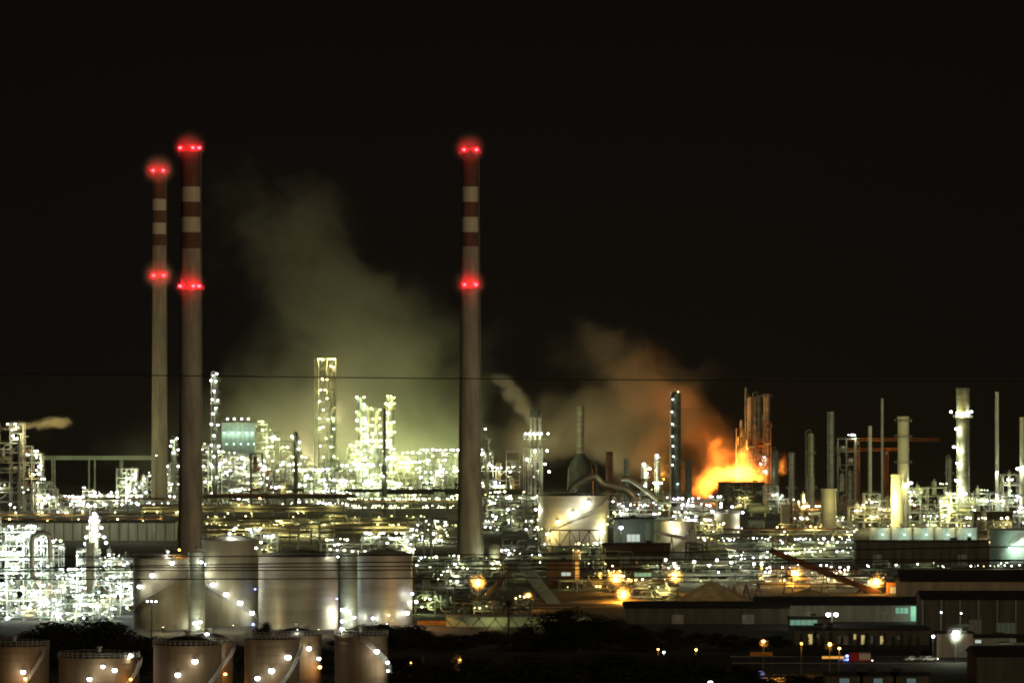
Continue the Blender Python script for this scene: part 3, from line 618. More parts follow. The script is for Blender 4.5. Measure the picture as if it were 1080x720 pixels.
# ---------------------------------------------------------------- centre
def dome_silo(label, px, D, y0, w):
    t = Thing('silo', label, 'silo', px, D); r = w * t.s / 2; Ht = t.Z(y0 + w * .5); b = MB()
    b.lathe([(r, 0), (r, Ht)] + [(r * cos(radians(a)), Ht + r * sin(radians(a))) for a in (20, 40, 60, 75, 88)], n=24); t.part('shell', b, tank_w, smooth=True)
    t.lamp(-r * .4, -r - .9, t.Z(594), 'white', .5, 1500); t.lamp(r * .5, -r - .9, t.Z(592), 'white', .45, 800); return t
dome_silo('small cream silo with a rounded top at the foot of the lone chimney', 522, 2160, 573, 13)
unit('process_unit', 'low dark framework just left of the lone chimney with slender green-lit tubes', 'process unit', 438, 486, 592, 2050, 4, 61, 'white', 22, m=steel_dk, mix=.4, kinds2=['green', 'yellow'], vess=6, lr=.42, power=350, vm=clad_gr)
unit('process_unit', 'pipework and lamps behind the domed row-end tank', 'process unit', 345, 436, 566, 2350, 3, 62, 'white', 60, m=steel, mix=.3, kinds2=['green', 'yellow'], vess=10, lr=.5, power=900, depth=10)
unit('process_unit', 'small pipework with tall goosenecks behind the broad silvery tank', 'process unit', 258, 292, 562, 2360, 3, 63, 'white', 16, m=steel, mix=.3, kinds2=['yellow'], vess=3, lr=.5, power=700, depth=8)
unit('process_unit', 'mixed lamp-lit pipework directly left of the lone chimney shaft', 'process unit', 430, 484, 548, 2500, 5, 64, 'white', 46, m=steel_dk, mix=.5, kinds2=['green', 'yellow'], vess=8, lr=.48, power=700, pipes=14)
unit('process_unit', 'mixed lamp-lit pipework between the lone chimney and the big cream tank', 'process unit', 506, 566, 522, 2700, 6, 65, 'white', 56, m=steel_dk, mix=.5, kinds2=['green', 'yellow'], vess=10, lr=.48, power=800, pipes=20)
unit('process_unit', 'dark low framework right of the small cream silo', 'process unit', 530, 570, 562, 2300, 5, 66, 'white', 20, m=steel_dk, mix=.5, kinds2=['green', 'lilac'], vess=5, lr=.42, power=400, pipes=12)
def goose(px, y0, y1, w, lab, D=2380):
    t = Thing('gooseneck_pipe', lab, 'pipe', px, D); q = MB(); s = t.s
    q.tube([(-w * s, 0, t.Z(y0) - 1), (-w * s * .8, 0, t.Z(y0) - .2), (-w * s * .3, 0, t.Z(y0)), (-s, 0, t.Z(y0)), (0, 0, t.Z(y0) - 1), (0, 0, 0)], .55, 10); q.rod((-w * s, 0, t.Z(y0) - 1), (-w * s, 0, 0), .5, 10)
    t.part('tube', q, clad_gr, smooth=True)
goose(337, 552, 575, 22, 'grey gooseneck pipe arching above the broad silvery tank')
goose(455, 547, 572, 8, 'narrow gooseneck pipe left of the lone chimney')
tank('storage_tank', 'big cream tank with a stair climbing rightwards in the centre', 568, 641, 522, 2500, tank_w, rise=.07, roof='cone', stair=(-72, .1, 78, 1.0), topm=roof_dk,
     lamps=[(577, 562, 'warm', .7), (588, 549, 'warm', .8), (604, 540, 'white', .9), (620, 529, 'white', .9), (565, 537, 'white', .6), (640, 552, 'yellow', .5), (637, 560, 'white', .4)], power=1700)
tank('storage_tank', 'cream tank, smaller and lower, right of the blue-grey shed', 690, 732, 549, 2400, tank_w, rise=.06, roof='cone', stair=(-20, .0, 80, 1.0), lamps=[(707, 550, 'warm', .7), (712, 557, 'white', .9), (723, 545, 'white', .4)], power=1300)
tank('storage_tank', 'small beige drum-like tank with a flat top below the fire', 753, 780, 541, 2600, tank_w, rise=.04, roof='cone', lamps=[(751, 539, 'white', .8), (760, 534, 'white', .6), (772, 534, 'lilac', .6), (783, 540, 'lilac', .6), (782, 557, 'white', .4)], power=900)
building('blue_shed', 'blue-grey flat-roofed shed with a glowing pale window', 648, 690, 547, 2330, 16, wall_bl, roof_dk, cat='shed', wins=[(661, 675, 563, 571, win_wh), (680, 686, 550, 570, win_dim), (652, 657, 563, 572, win_dim)])
T = post_lamp('wall lamp post before the blue-grey shed', 655, 556, 2320, 'white', .9, 1500, 'street_lamp', .6)
building('brown_building', 'long windowless brown building below the blue-grey shed', 636, 706, 574, 2220, 14, wall_br, roof_dk, ribs=10)
building('pump_house', 'squat brown pump house with small lit windows by the orange-lit doorway', 576, 604, 592, 2010, 10, wall_br, roof_dk, cat='pump house', wins=[(592, 602, 603, 607, win_wh)])
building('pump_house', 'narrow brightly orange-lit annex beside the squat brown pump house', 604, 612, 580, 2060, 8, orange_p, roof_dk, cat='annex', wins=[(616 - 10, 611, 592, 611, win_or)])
def truss(label, x0, x1, y0, y1, D, m=steel_dk):
    t = Thing('truss_bridge', label, 'truss bridge', (x0 + x1) / 2, D); q = MB(); a, b, z0, z1 = t.X(x0), t.X(x1), t.Z(y1), t.Z(y0); n = 5
    for y in (0, 3):
        q.rod((a, y, z0), (b, y, z0), .3); q.rod((a, y, z1), (b, y, z1), .25)
        for k in range(n + 1):
            x = a + (b - a) * k / n; q.rod((x, y, z0), (x, y, z1), .2)
            if k < n: q.rod((x, y, z0 if k % 2 else z1), (x + (b - a) / n, y, z1 if k % 2 else z0), .18)
    t.part('truss', q, m); q = MB()
    for x in (a + 1, (a + b) / 2, b - 1):
        for y in (0, 3): q.rod((x, y, 0), (x, y, z0), .35)
    t.part('legs', q, m); return t
truss('dark truss bridge crossing before the lower part of the big cream tank', 580, 632, 559, 576, 2150)
unit('process_unit', 'dark open framework tower under the truss bridge', 'process unit', 606, 634, 578, 2060, 4, 67, 'yellow', 6, m=steel_dk, vess=3, pipes=5, depth=8, lr=.35, power=300)
def incline(label, p0, p1, D, w, h, m, name='conveyor', mats2=steel_dk, D1=None, rails=True):
    t = Thing(name, label, 'conveyor', (p0[0] + p1[0]) / 2, D); D1 = D1 or D
    a = Vector((t.X(p0[0]), 0, t.Z(p0[1]))); b = Vector(((p1[0] - 540) * D1 / F - WX(t.cx, D), D1 - D, WZ(p1[1], D1)))
    d = (b - a).normalized(); sd = Vector((-d.y, d.x, 0)).normalized() * (w / 2); up = d.cross(sd).normalized() * (h / 2)
    if up.z < 0: up = -up
    q = MB(); q.add([a - sd - up, a + sd - up, a + sd + up, a - sd + up, b - sd - up, b + sd - up, b + sd + up, b - sd + up], [(0, 1, 2, 3), (7, 6, 5, 4), (0, 4, 5, 1), (1, 5, 6, 2), (2, 6, 7, 3), (3, 7, 4, 0)])
    t.part('gallery', q, m); q = MB(); L = (b - a).length; n = max(2, int(L / 7))
    for k in range(n + 1):
        p = a + (b - a) * k / n
        for sg in (1, -1):
            q.rod(p + sd * sg * 1.05 - up, p + sd * sg * 1.05 + up * 1.1, .12)
    t.part('ribs', q, mats2); q = MB(); n = max(2, int(L / 22))
    for k in range(n + 1):
        p = a + (b - a) * (k + .5) / (n + 1)
        for sg in (1, -1):
            q.rod((p.x + sg * 1.6, p.y, 0), (p.x + sd.x * sg, p.y + sd.y * sg, p.z), .25)
        q.rod((p.x - 1.3, p.y, p.z * .5), (p.x + 1.3, p.y, p.z * .5), .15)
    t.part('trestle', q, mats2); return t
incline('broad dark inclined conveyor housing leaning down beside the pump house', (549, 593), (590, 643), 1880, 4.5, 3.6, clad_gr)
incline('dark conveyor housing crossing behind the broad leaning one', (545, 594), (506, 636), 1900, 2, 1.6, steel_dk)
incline('thin pale-edged conveyor sloping from the blue-grey shed towards the stockyard', (690, 561), (800, 583), 2200, 2.2, 1.3, steel_wh)
incline('rust-brown conveyor sloping down to the orange-lit yard', (812, 580), (928, 626), 1960, 2.2, 2.0, rust)
incline('pale low conveyor behind the mineral stockpile', (768, 618), (806, 612), 1900, 1.6, 1.0, steel_wh)
unit('process_unit', 'dark trestle yard with scattered white lamps above the mineral stockpile', 'process unit', 700, 812, 590, 2080, 3, 68, 'white', 16, m=steel_dk, vess=8, pipes=14, depth=14, mix=.3, kinds2=['lilac'], lr=.5, power=900)
for x, y in ((702, 590), (711, 594), (732, 592), (748, 595), (756, 590), (771, 593), (795, 594), (803, 594)):
    post_lamp('white lamp of the row above the stockpile, ' + {702: 'first, near the sodium lamps', 711: 'second, slightly lower than the first', 732: 'third, standing alone', 748: 'fourth, before the brightest', 756: 'fifth and brightest', 771: 'sixth, just right of the brightest', 795: 'first of the last pair', 803: 'last, by the rust-brown conveyor'}[x], x, y, 2050, 'white', .6, 1800, 'yard_lamp', .5, 'white yard lamps above the stockpile')
def pile(label, x0, x1, yt, D, px=None, m=soil, seed=1, sx=1.0):
    t = Thing('stockpile', label, 'stockpile', (x0 + x1) / 2, D); r = (x1 - x0) * t.s / 2; h = t.Z(yt); R = random.Random(seed); q = MB(); n, mm = 64, 16; vs = []; off = [R.uniform(-.05, .05) for _ in range(n)]
    for i in range(mm + 1):
        u = i / mm
        for k in range(n):
            a = 2 * pi * k / n; rr = r * u * (1 + off[k] * u + .04 * sin(3 * a + seed)); zz = h * ((1 - u) ** 1.08) + R.uniform(-.09, .09) * (u > 0) * (u < 1)
            vs.append((rr * cos(a) * sx, rr * sin(a) * .8, max(0, zz) if i < mm else -.05))
    fs = [(i * n + k, (i + 1) * n + k, (i + 1) * n + (k + 1) % n, i * n + (k + 1) % n) for i in range(mm) for k in range(n)]
    q.add(vs, fs); t.part('heap', q, m, smooth=False)
pile('broad conical olive mineral stockpile in the middle of the yard', 697, 804, 611, 1860)
flood('added yellow fill light on the yard floor left of the conical stockpile', 700, 1815, 'yellow', 2600)  # low light added to brighten the heap
pile('low wide heap in the orange-lit yard right of the conical stockpile', 806, 900, 620, 1900, seed=4)
pile('flat pale heap beside the fence below the burning sodium lamps', 600, 712, 630, 1890, seed=6)
SG = 'orange sodium lamps over the yard'
for px, py, D, lab, r, p in ((504, 612, 1900, 'orange sodium lamp left of the leaning conveyor, yellowest of all', .75, 9000), (557, 627, 1830, 'deep orange sodium lamp in the dark nook by the leaning conveyor', .5, 3500),
    (649.5, 607, 1960, 'orange sodium lamp highest of the two in the fenced yard centre', .8, 9000), (657.5, 624, 1880, 'orange sodium lamp lower of the two in the fenced yard centre', .75, 9000),
    (712, 605.5, 1960, 'orange sodium lamp standing left above the conical stockpile', .75, 9000), (838, 602.5, 2000, 'orange sodium lamp beside the rust-brown conveyor', .7, 11000),
    (924, 611.5, 1960, 'orange sodium lamp at the low end of the rust-brown conveyor', .7, 11000), (274, 525, 3000, 'single deep orange lamp under the left centre blocks', .4, 1500)):
    post_lamp(lab, px, py, D, 'sodium', r, p, 'sodium_lamp', .4, SG)
def fence(label, x0, x1, yt, D, m=steel_dk, n=None, solid=False, col=None):
    t = Thing('fence', label, 'fence', (x0 + x1) / 2, D); a, b, z = t.X(x0), t.X(x1), t.Z(yt); n = n or max(3, int((b - a) / 3)); q = MB()
    for k in range(n + 1): q.rod((a + (b - a) * k / n, 0, 0), (a + (b - a) * k / n, 0, z), .09)
    t.part('posts', q, m); q = MB()
    if solid: q.box((a + b) / 2, .1, z / 2, b - a, .08, z - .1)
    else:
        for zz in (.3, .6, .95): q.rod((a, 0, z * zz), (b, 0, z * zz), .06)
    t.part('rails', q, col or m)
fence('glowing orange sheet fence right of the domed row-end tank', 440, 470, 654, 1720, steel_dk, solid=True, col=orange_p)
fence('orange open fence continuing past the glowing sheet fence', 470, 520, 655, 1725, rust)
fence('orange-brown yard fence below the two central sodium lamps', 612, 702, 628, 1930, rust)
fence('open steel fence before the right-hand orange yard', 812, 935, 628, 1885, rust)
new_light('sodium', 4000, (WX(455, 1710), 1702, 5))
building('control_hut', 'small green-lit glazed control hut behind the central sodium lamps', 668, 688, 602, 2010, 8, wall_dk, roof_dk, cat='hut', wins=[(669, 687, 603.5, 609, win_te), (672, 684, 611, 616, win_ye)])
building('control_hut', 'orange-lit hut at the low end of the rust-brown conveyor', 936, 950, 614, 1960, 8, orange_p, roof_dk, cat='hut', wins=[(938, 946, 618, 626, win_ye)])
def canopy():
    t = Thing('canopy', 'open canopy on V-shaped struts with pale slatted back wall by the palm', 'canopy', 573, 1700); a, b, z = t.X(470), t.X(627), t.Z(650); q = MB(); q.box((a + b) / 2, 6, z, b - a, 13, .3); t.part('roof', q, wall_gy)
    q = MB(); q.box((a + b) / 2, 12, z / 2, b - a, .2, z); t.part('back_wall', q, wall_te); q = MB(); n = 9
    for k in range(n):
        x = a + (b - a) * (k + .5) / n
        for sg in (-1, 1): q.rod((x, 0, 0), (x + sg * 3, 0, z), .2)
    t.part('struts', q, steel_dk); new_light('yellow', 900, ((a + b) / 2 - 8, 6, z - 1.2), t.o); new_light('yellow', 900, ((a + b) / 2 + 12, 6, z - 1.2), t.o)
canopy()
unit('process_unit', 'tangle of dim pipes around the foot of the lone chimney', 'process unit', 470, 530, 590, 2020, 4, 161, 'white', 16, m=steel_dk, mix=.5, kinds2=['green', 'yellow'], vess=8, pipes=18, lr=.36, power=500, every=2, vm=clad_gr)
unit('process_unit', 'green-lit framework behind the orange sheet fence', 'process unit', 438, 500, 622, 1800, 3, 162, 'green', 10, m=steel_dk, vess=7, pipes=16, lr=.3, power=260, every=1, vm=clad_gr)
unit('process_unit', 'dark framework with yellowish lamps behind the canopy', 'process unit', 500, 560, 632, 1790, 3, 163, 'yellow', 7, m=steel_dk, vess=6, pipes=12, lr=.28, power=220, every=1)
unit('process_unit', 'dark machinery frames between the two central sodium lamps and the stockpile', 'process unit', 660, 712, 596, 2040, 4, 164, 'yellow', 10, m=steel_dk, vess=7, pipes=12, lr=.3, power=500, every=1, vm=rust)
unit('process_unit', 'low brown frames behind the right-hand orange yard', 'process unit', 812, 905, 600, 2060, 3, 165, 'white', 14, m=rust, vess=9, pipes=14, lr=.3, power=400, every=1)
unit('process_unit', 'dim olive pipe maze above the long pale building and beside the tallest chimney', 'process unit', 205, 262, 556, 2620, 3, 166, 'yellow', 10, m=steel, vess=9, pipes=16, lr=.35, power=1300, every=1)
unit('process_unit', 'dim olive pipe maze behind the broad silvery tank dome', 'process unit', 290, 352, 550, 2600, 4, 167, 'yellow', 14, m=steel, vess=10, pipes=18, lr=.38, power=1500, every=1)
rack('pipe_rack', 'olive pipe rack between the two chimneys, just above the tank-top lamps', 216, 440, 558, 2500, 14, 168, nl=14, kind='yellow', lr=.35, rr=(.3, .7), power=1300, every=1, mats=[clad, tank_m, steel])
rack('pipe_rack', 'dim pipe rack below the small cream silo', 430, 590, 598, 2120, 9, 169, nl=12, kind='green', lr=.3, power=500, every=1)
rack('pipe_rack', 'yellowish pipe rack low behind the conical stockpile', 640, 830, 608, 2060, 9, 170, nl=14, kind='yellow', lr=.28, power=700, every=1)
rack('pipe_rack', 'pale pipe rack below the horizontal grey vessel', 756, 900, 560, 2520, 9, 171, nl=18, kind='yellow', lr=.35, power=900, every=1, mats=[steel_wh, clad, rust])
rack('pipe_rack', 'whitish pipe bundle running low behind the right-hand orange yard', 800, 910, 617, 2000, 6, 175, nl=6, kind='warm', lr=.25, power=500, every=1, thick=2, mats=[steel_wh, alu])
rack('pipe_rack', 'pale pipe bundle low between the central sodium lamps and the leaning conveyor', 590, 700, 614, 2000, 6, 176, nl=6, kind='yellow', lr=.25, power=400, every=1, thick=2, mats=[rust, clad])
for args in (('small sodium-lit sheds and pipes between the two central sodium lamps', 616, 668, 610, 1975, 3, 181, 'sodium', 14, 'warm', 'green'),
    ('orange-lit frames left of the conical stockpile', 664, 716, 616, 1915, 3, 182, 'sodium', 9, 'yellow', 'warm'),
    ('orange-lit frames under the upper end of the rust-brown conveyor', 800, 850, 604, 2020, 3, 183, 'warm', 12, 'sodium', 'white'),
    ('orange-lit frames under the lower end of the rust-brown conveyor', 858, 938, 606, 2010, 3, 184, 'warm', 16, 'sodium', 'white'),
    ('busy small-lamp pipework left of the dark brown warehouse', 812, 902, 576, 2330, 4, 185, 'white', 40, 'yellow', 'green'),
    ('busy small-lamp pipework right of the smaller cream tank', 724, 812, 572, 2280, 4, 186, 'white', 32, 'yellow', 'lilac'),
    ('small-lamp pipework directly below the big cream tank', 560, 640, 576, 2380, 3, 187, 'white', 18, 'yellow', 'green'),
    ('low lamp-lit pipework behind the beige warehouse roof', 940, 1085, 598, 2120, 2, 188, 'white', 24, 'yellow', 'green')):
    unit('process_unit', args[0], 'process unit', *args[1:8], args[8], m=steel_dk, mix=.5, kinds2=list(args[9:]), vess=9, pipes=16, lr=.32, power=650, every=2, depth=10)
# ---------------------------------------------------------------- centre far: burner stack, furnace, ducts
t = unit('process_unit', 'slim burner tower with a black crown and a lamp-ringed platform', 'burner tower', 557, 572, 458, 3000, 6, 71, 'white', 6, depth=8, vess=4, m=steel, vm=clad, pipes=5, bay=4)
for dx, w in ((-2.3, .7), (0, .7), (2.6, .9)):
    q = MB(); q.rod((dx, 2, 0), (dx, 2, t.Z(436)), w, 10); t.part('flue', q, clad, smooth=True)
q = MB(); q.lathe([(2.6, 0), (2.9, .3), (2.9, 4.2), (2.2, 4.2), (2.2, .4)], (0, 2, t.Z(440)), 16); t.part('crown', q, steel_dk)
q = MB(); q.box(0, -.5, t.Z(463), 11.5, 5, .25); t.part('platform', q, steel)
for x in (554.5, 558, 563, 567, 571, 578): t.lp(x, 457, -2.5, 'white', .62, 900)
for x, y in ((564, 475), (556, 484), (577, 475), (575, 489), (579, 497)): t.lp(x, y, -1.5, 'white', .7, 1200)
t = column('furnace_stack', 'olive furnace stack on a black hopper with a collar near its top', 612, 428, 7.5, 3050, clad, 'stack', plats=(441, 464), top='open', pipe=False, wl=9, power=500)
new_light('green', 9000, (-40, -50, 40), t.o)
t = Thing('furnace_hopper', 'black hopper-shaped furnace body under the olive stack', 'furnace', 612, 3040); q = MB()
q.lathe([(7, 0), (7, t.Z(512)), (6.6, t.Z(495)), (5, t.Z(486)), (3, t.Z(481)), (2.6, t.Z(478))], n=16); t.part('body', q, steel_dk, smooth=True); q = MB(); q.tube([(6, -1, t.Z(487)), (8.3, -1, t.Z(490)), (8.6, -1, t.Z(500)), (8.6, -1, 0)], 1.1, 10); t.part('side_duct', q, steel_dk, smooth=True)
def bigduct(label, pts, D, r, m):
    t = Thing('insulated_duct', label, 'duct', pts[0][0], D); q = MB(); P = [Vector((t.X(x), 0, t.Z(y))) for x, y in pts]; S = []
    for a, b in zip(P, P[1:]):
        for k in range(4): S.append(a.lerp(b, k / 4))
    S.append(P[-1]); S = [S[0]] + [(S[i - 1] + S[i] * 2 + S[i + 1]) / 4 for i in range(1, len(S) - 1)] + [S[-1]]
    q.tube(S, r, 14); t.part('duct', q, m, smooth=True); q = MB()
    for i in range(2, len(S), 4): q.rod((S[i].x, 0, 0), (S[i].x, 0, S[i].z - r), .3)
    t.part('supports', q, steel_dk)
bigduct('pale serpentine duct curling behind the big cream tank', [(600, 521), (606, 512), (618, 505), (628, 502), (634, 510), (646, 513), (660, 516), (668, 524)], 2750, 2.0, alu)
bigduct('second pale duct sloping down right of the serpentine one', [(655, 505), (662, 504), (672, 510), (684, 519), (694, 527)], 2800, 1.3, alu)
column('stub_stack', 'short dark stack left of two between the furnace and the lamp towers', 642.5, 476, 7, 3000, rust, 'stack', top='open', pipe=False)
column('stub_stack', 'short grey stack right of two between the furnace and the lamp towers', 660.5, 484, 6, 2950, clad_gr, 'stack', top='open', pipe=False, wl=8)
column('lamp_tower', 'stubby tower with three white lamps left of the leaning pair', 680, 489, 5, 2900, clad, 'tower', plats=(492, 504), lamps=[(679, 489), (685, 494), (680, 512), (682, 499)], lr=.75, power=1400)
column('lamp_tower', 'stubby tower with a single lilac lamp at its head before the dark columns', 693.5, 480, 3.5, 2900, clad, 'tower', plats=(484,), lamps=[(693, 480, 'lilac'), (697, 509), (690, 509)], lr=.7, power=1400)
column('distillation_column', 'tall dark column left of the fire with a small yellow lamp on top', 713, 413, 10, 2950, steel_dk, plats=(430, 450, 470, 490), lamps=[(709.5, 421, 'white'), (708.5, 434), (709, 447), (709, 460), (709.5, 470), (710, 481), (709, 490), (715, 413, 'yellow'), (714.5, 510, 'teal')], lr=.42, power=100)
column('distillation_column', 'shorter dark column silhouetted directly against the flames', 726, 485, 7, 2950, steel_dk, top='open', pipe=False, lamps=[(726, 528)], lr=.5)
# ---------------------------------------------------------------- burning unit
FC = 'columns of the burning unit'
column('distillation_column', 'thin bent-top pipe column tallest in the burning unit', 786.5, 408, 2.2, 3320, steel, cat='column', group=FC, top='dome', pipe=False)
column('distillation_column', 'pale fire-lit column second in the burning unit', 790.5, 418, 5, 3330, steel_wh, group=FC, plats=(446, 470))
column('distillation_column', 'orange-lit middle column in the burning unit', 799, 416, 8, 3340, clad, group=FC, plats=(420, 438, 448))
column('distillation_column', 'fire-edged column at the right side of the burning unit', 808.5, 415, 7, 3325, clad, group=FC, plats=(418, 450), top='open', lamps=[(805.5, 482, 'lilac'), (802, 489, 'lilac'), (807, 497, 'white')], lr=.6)
unit('process_unit', 'open steel frame with sagging floors around the burning columns', 'process unit', 783, 813, 446, 3316, 9, 72, 'white', 0, m=rust, depth=8, vess=6, vm=rust, pipes=10, prof=[.8, .9, 1], bay=4)
t = building('plant_building', 'dark railed plant building standing right in front of the flames', 758, 806, 509, 3180, 12, wall_dk, steel_dk, cat='plant building', ribs=8)
q = MB(); z = t.Z(509)
for k in range(17): q.rod((t.X(758 + 3 * k), 0, z), (t.X(758 + 3 * k), 0, z + 1.5), .12)
for h in (.8, 1.5): q.rod((t.X(758), 0, z + h), (t.X(806), 0, z + h), .09)
t.part('rail', q, steel)
unit('process_unit', 'dark staggered frames and vessels before the railed building under the flames', 'process unit', 764, 806, 514, 3120, 3, 172, 'yellow', 10, m=steel_dk, vess=10, pipes=16, lr=.35, power=500, every=2, bay=5)
unit('process_unit', 'orange-lit scaffold edge left of the burning columns', 'process unit', 781, 788, 452, 3305, 9, 173, 'white', 0, m=steel_dk, vess=3, pipes=4, depth=5, bay=3)
new = column('distillation_column', 'grey column just right of the burning unit', 818, 474, 6, 3100, clad_gr, lamps=[(806, 497)], plats=(480,))
unit('process_unit', 'small pale-framed block right below the burning unit', 'process unit', 806, 836, 512, 3060, 4, 73, 'white', 16, prof=[.9, .7, .6], vess=6, kinds2=['yellow'], mix=.3, m=steel_wh, power=600, lr=.55)

# ---------------------------------------------------------------- low plant between cream tank and right side
unit('process_unit', 'low plant of small lamps behind the blue-grey shed', 'process unit', 642, 706, 520, 2800, 4, 81, 'white', 58, mix=.55, kinds2=['yellow', 'green', 'lilac'], vess=9, pipes=14, lr=.48, power=700)
unit('process_unit', 'low plant with lilac lamps under the flames', 'process unit', 706, 756, 529, 2820, 3, 82, 'lilac', 46, mix=.5, kinds2=['yellow', 'white', 'white'], vess=9, pipes=12, lr=.55, power=700)
rack('pipe_rack', 'lamp-edged pipe rack at the foot of the two dark columns', 680, 762, 528, 2950, 7, 83, nl=18, kind='white', lr=.6, power=600)
unit('process_unit', 'orange-tinted compact pipework right of the smaller cream tank', 'process unit', 734, 762, 552, 2450, 4, 84, 'yellow', 26, mix=.4, kinds2=['warm', 'white'], vess=6, pipes=10, lr=.42, power=700)
rack('pipe_rack', 'dark pipe rack running right of the compact orange pipework', 735, 830, 566, 2350, 9, 85, nl=10, kind='white', lr=.4, power=300)
def hdrum(label, x0, x1, yc, D, hpx, m=clad_gr):
    t = Thing('pressure_drum', label, 'pressure vessel', (x0 + x1) / 2, D); L = (x1 - x0) * t.s; r = hpx * t.s / 2; q = MB(); z = t.Z(yc)
    q.lathe([(r * .1, -L / 2), (r * .6, -L / 2 + r * .15), (r * .9, -L / 2 + r * .45), (r, -L / 2 + r * .8), (r, L / 2 - r * .8), (r * .9, L / 2 - r * .45), (r * .6, L / 2 - r * .15), (r * .1, L / 2)], (0, 0, z), 22, 'x'); t.part('shell', q, m, smooth=True); q = MB()
    for a in (-.3, .3): q.box(a * L, 0, (z - r * .6) / 2, .8, r * 1.6, z - r * .6)
    t.part('saddles', q, conc); return t
t = hdrum('big horizontal grey vessel above a pale-framed shed', 787, 812, 537, 2700, 10); new_light('yellow', 2500, (0, -12, t.Z(528)), t.o)
building('pale_frame_shed', 'small shed with a pale window frame below the horizontal vessel', 787, 809, 546, 2640, 8, wall_dk, roof_dk, cat='shed', wins=[(789, 807, 548, 556, win_dim)])
building('pale_block', 'upright pale box-shaped block between the columns right of the fire', 824, 833, 533, 2680, 8, tank_w, steel, cat='block')
# ---------------------------------------------------------------- right-hand columns
RC = 'bare stacks and columns on the right'
column('stack', 'olive stack with a darker base right of the pale block', 835, 477, 5.5, 2900, clad, 'stack', top='open', pipe=False, plats=(515,), group=RC, wl=6.5)
column('distillation_column', 'column with a collar below its rounded head, left of the cream lower drum', 855, 456, 6, 2850, clad, plats=(478, 515), group=RC, wl=8)
column('stack', 'grey-green stack rising above the cream lower drum', 876, 434, 7, 2880, clad_gr, 'stack', top='open', pipe=False, group=RC)
t = column('drum_tower', 'bright cream upright drum at the foot of the grey-green stack', 874, 515, 16, 2650, tank_w, 'vessel', top='open', pipe=False); new_light('yellow', 2600, (2, -13, t.Z(530)), t.o)
unit('process_unit', 'dim frame of pipes with a rounded hood between two bare stacks', 'process unit', 884, 902, 462, 2960, 6, 91, 'white', 4, depth=8, vess=6, pipes=8, bay=4, lr=.5)
column('stack', 'slender cream stack, shorter of two thin ones near the orange jibs', 917.5, 449, 4, 2900, tank_w, 'stack', top='open', pipe=False, group=RC, lad=False)
column('stack', 'thinnest cream stack, taller of two thin ones near the orange jibs', 930.5, 420, 2.6, 2950, tank_w, 'stack', top='open', pipe=False, group=RC, lad=False)
column('stack', 'thick mottled stack with a spiral collar above a cream drum', 952.5, 439, 11.5, 2800, tank_w, 'stack', top='open', pipe=False, plats=(444, 461, 488), group=RC, lamps=[(955, 510, 'yellow'), (961, 509)], lr=.75, power=3000)
t = column('drum_tower', 'cream upright drum leaning against the thick mottled stack', 945.5, 500, 12, 2700, tank_w, 'vessel', top='open', pipe=False); new_light('yellow', 1500, (-4, -13, t.Z(530)), t.o)
t = column('stack', 'massive stack with a brightly lit collar platform near its top', 1015.5, 409, 13.5, 2850, clad, 'stack', top='open', pipe=False, plats=(440,), group=RC,
       lamps=[(1003, 434), (1009, 435, 'yellow'), (1015, 435, 'yellow'), (1024, 434), (1008, 452), (1006, 471), (1010, 473), (1009, 488), (1008, 506), (1012, 515), (998, 520), (1015, 520)], lr=.75, power=2500, wl=14)
column('stack', 'thin mottled stack right of the massive one', 1051.5, 413, 4, 2870, tank_w, 'stack', top='open', pipe=False, group=RC, lad=False, lamps=[(1051, 498), (1051, 521)], lr=.7, power=1200)
column('stack', 'cream stack cut by the right picture edge', 1078.5, 440, 6, 2860, tank_w, 'stack', top='open', pipe=False, group=RC, lamps=[(1073, 494), (1078, 492, 'teal'), (1072, 527)], lr=.8, power=1500)
column('distillation_column', 'short pale column half lit beside the massive stack', 1001.5, 483, 5, 2900, clad_gr, plats=(500,), group=RC)
new_light('yellow', 30000, (WX(860, 2700), 2740, 14)); new_light('yellow', 30000, (WX(940, 2650), 2690, 14)); new_light('green', 35000, (WX(1020, 2650), 2700, 20)); new_light('yellow', 25000, (WX(1060, 2700), 2700, 18))
def jib(label, x0, x1, y, D, tower_x):
    t = Thing('tower_crane', label, 'crane', tower_x, D); q = MB(); a, b, z = t.X(x0), t.X(x1), t.Z(y); n = int((b - a) / 2.2)
    for yy in (-.6, .6): q.rod((a, yy, z - .6), (b, yy, z - .6), .16)
    q.rod((a, 0, z + .7), (b, 0, z + .7), .16)
    for k in range(n): x = a + (b - a) * k / n; q.rod((x, -.6, z - .6), (x + 1.1, 0, z + .7), .08); q.rod((x + 1.1, 0, z + .7), (x + 2.2, -.6, z - .6), .08); q.rod((x, -.6, z - .6), (x, .6, z - .6), .07)
    t.part('jib', q, orange_p); q = MB()
    for dx in (-.8, .8):
        for dy in (-.8, .8): q.rod((dx, dy, 0), (dx, dy, z), .14)
    zz = 0; k = 0
    while zz < z - 2: q.rod((-.8 if k % 2 else .8, -.8, zz), (.8 if k % 2 else -.8, -.8, zz + 2), .08); zz += 2; k += 1
    t.part('mast', q, rust); q = MB(); q.box(0, -1.4, z - 1.8, 1.6, 1.4, 1.8); t.part('cab', q, steel_dk)
    new_light('sodium', 9000, (4, -14, z - 10), t.o)
jib('orange-lit upper crane jib reaching across behind the thick mottled stack', 896, 991, 463.5, 3150, 905)
jib('shorter dim crane jib just below the orange-lit upper one', 880, 960, 474, 3200, 935)
unit('process_unit', 'mid-height frame with yellow glow between the cream drums', 'process unit', 896, 944, 520, 2760, 5, 92, 'yellow', 26, mix=.5, kinds2=['white', 'warm'], vess=8, pipes=12, lr=.5, power=1500, prof=[.6, .9, 1, .8])
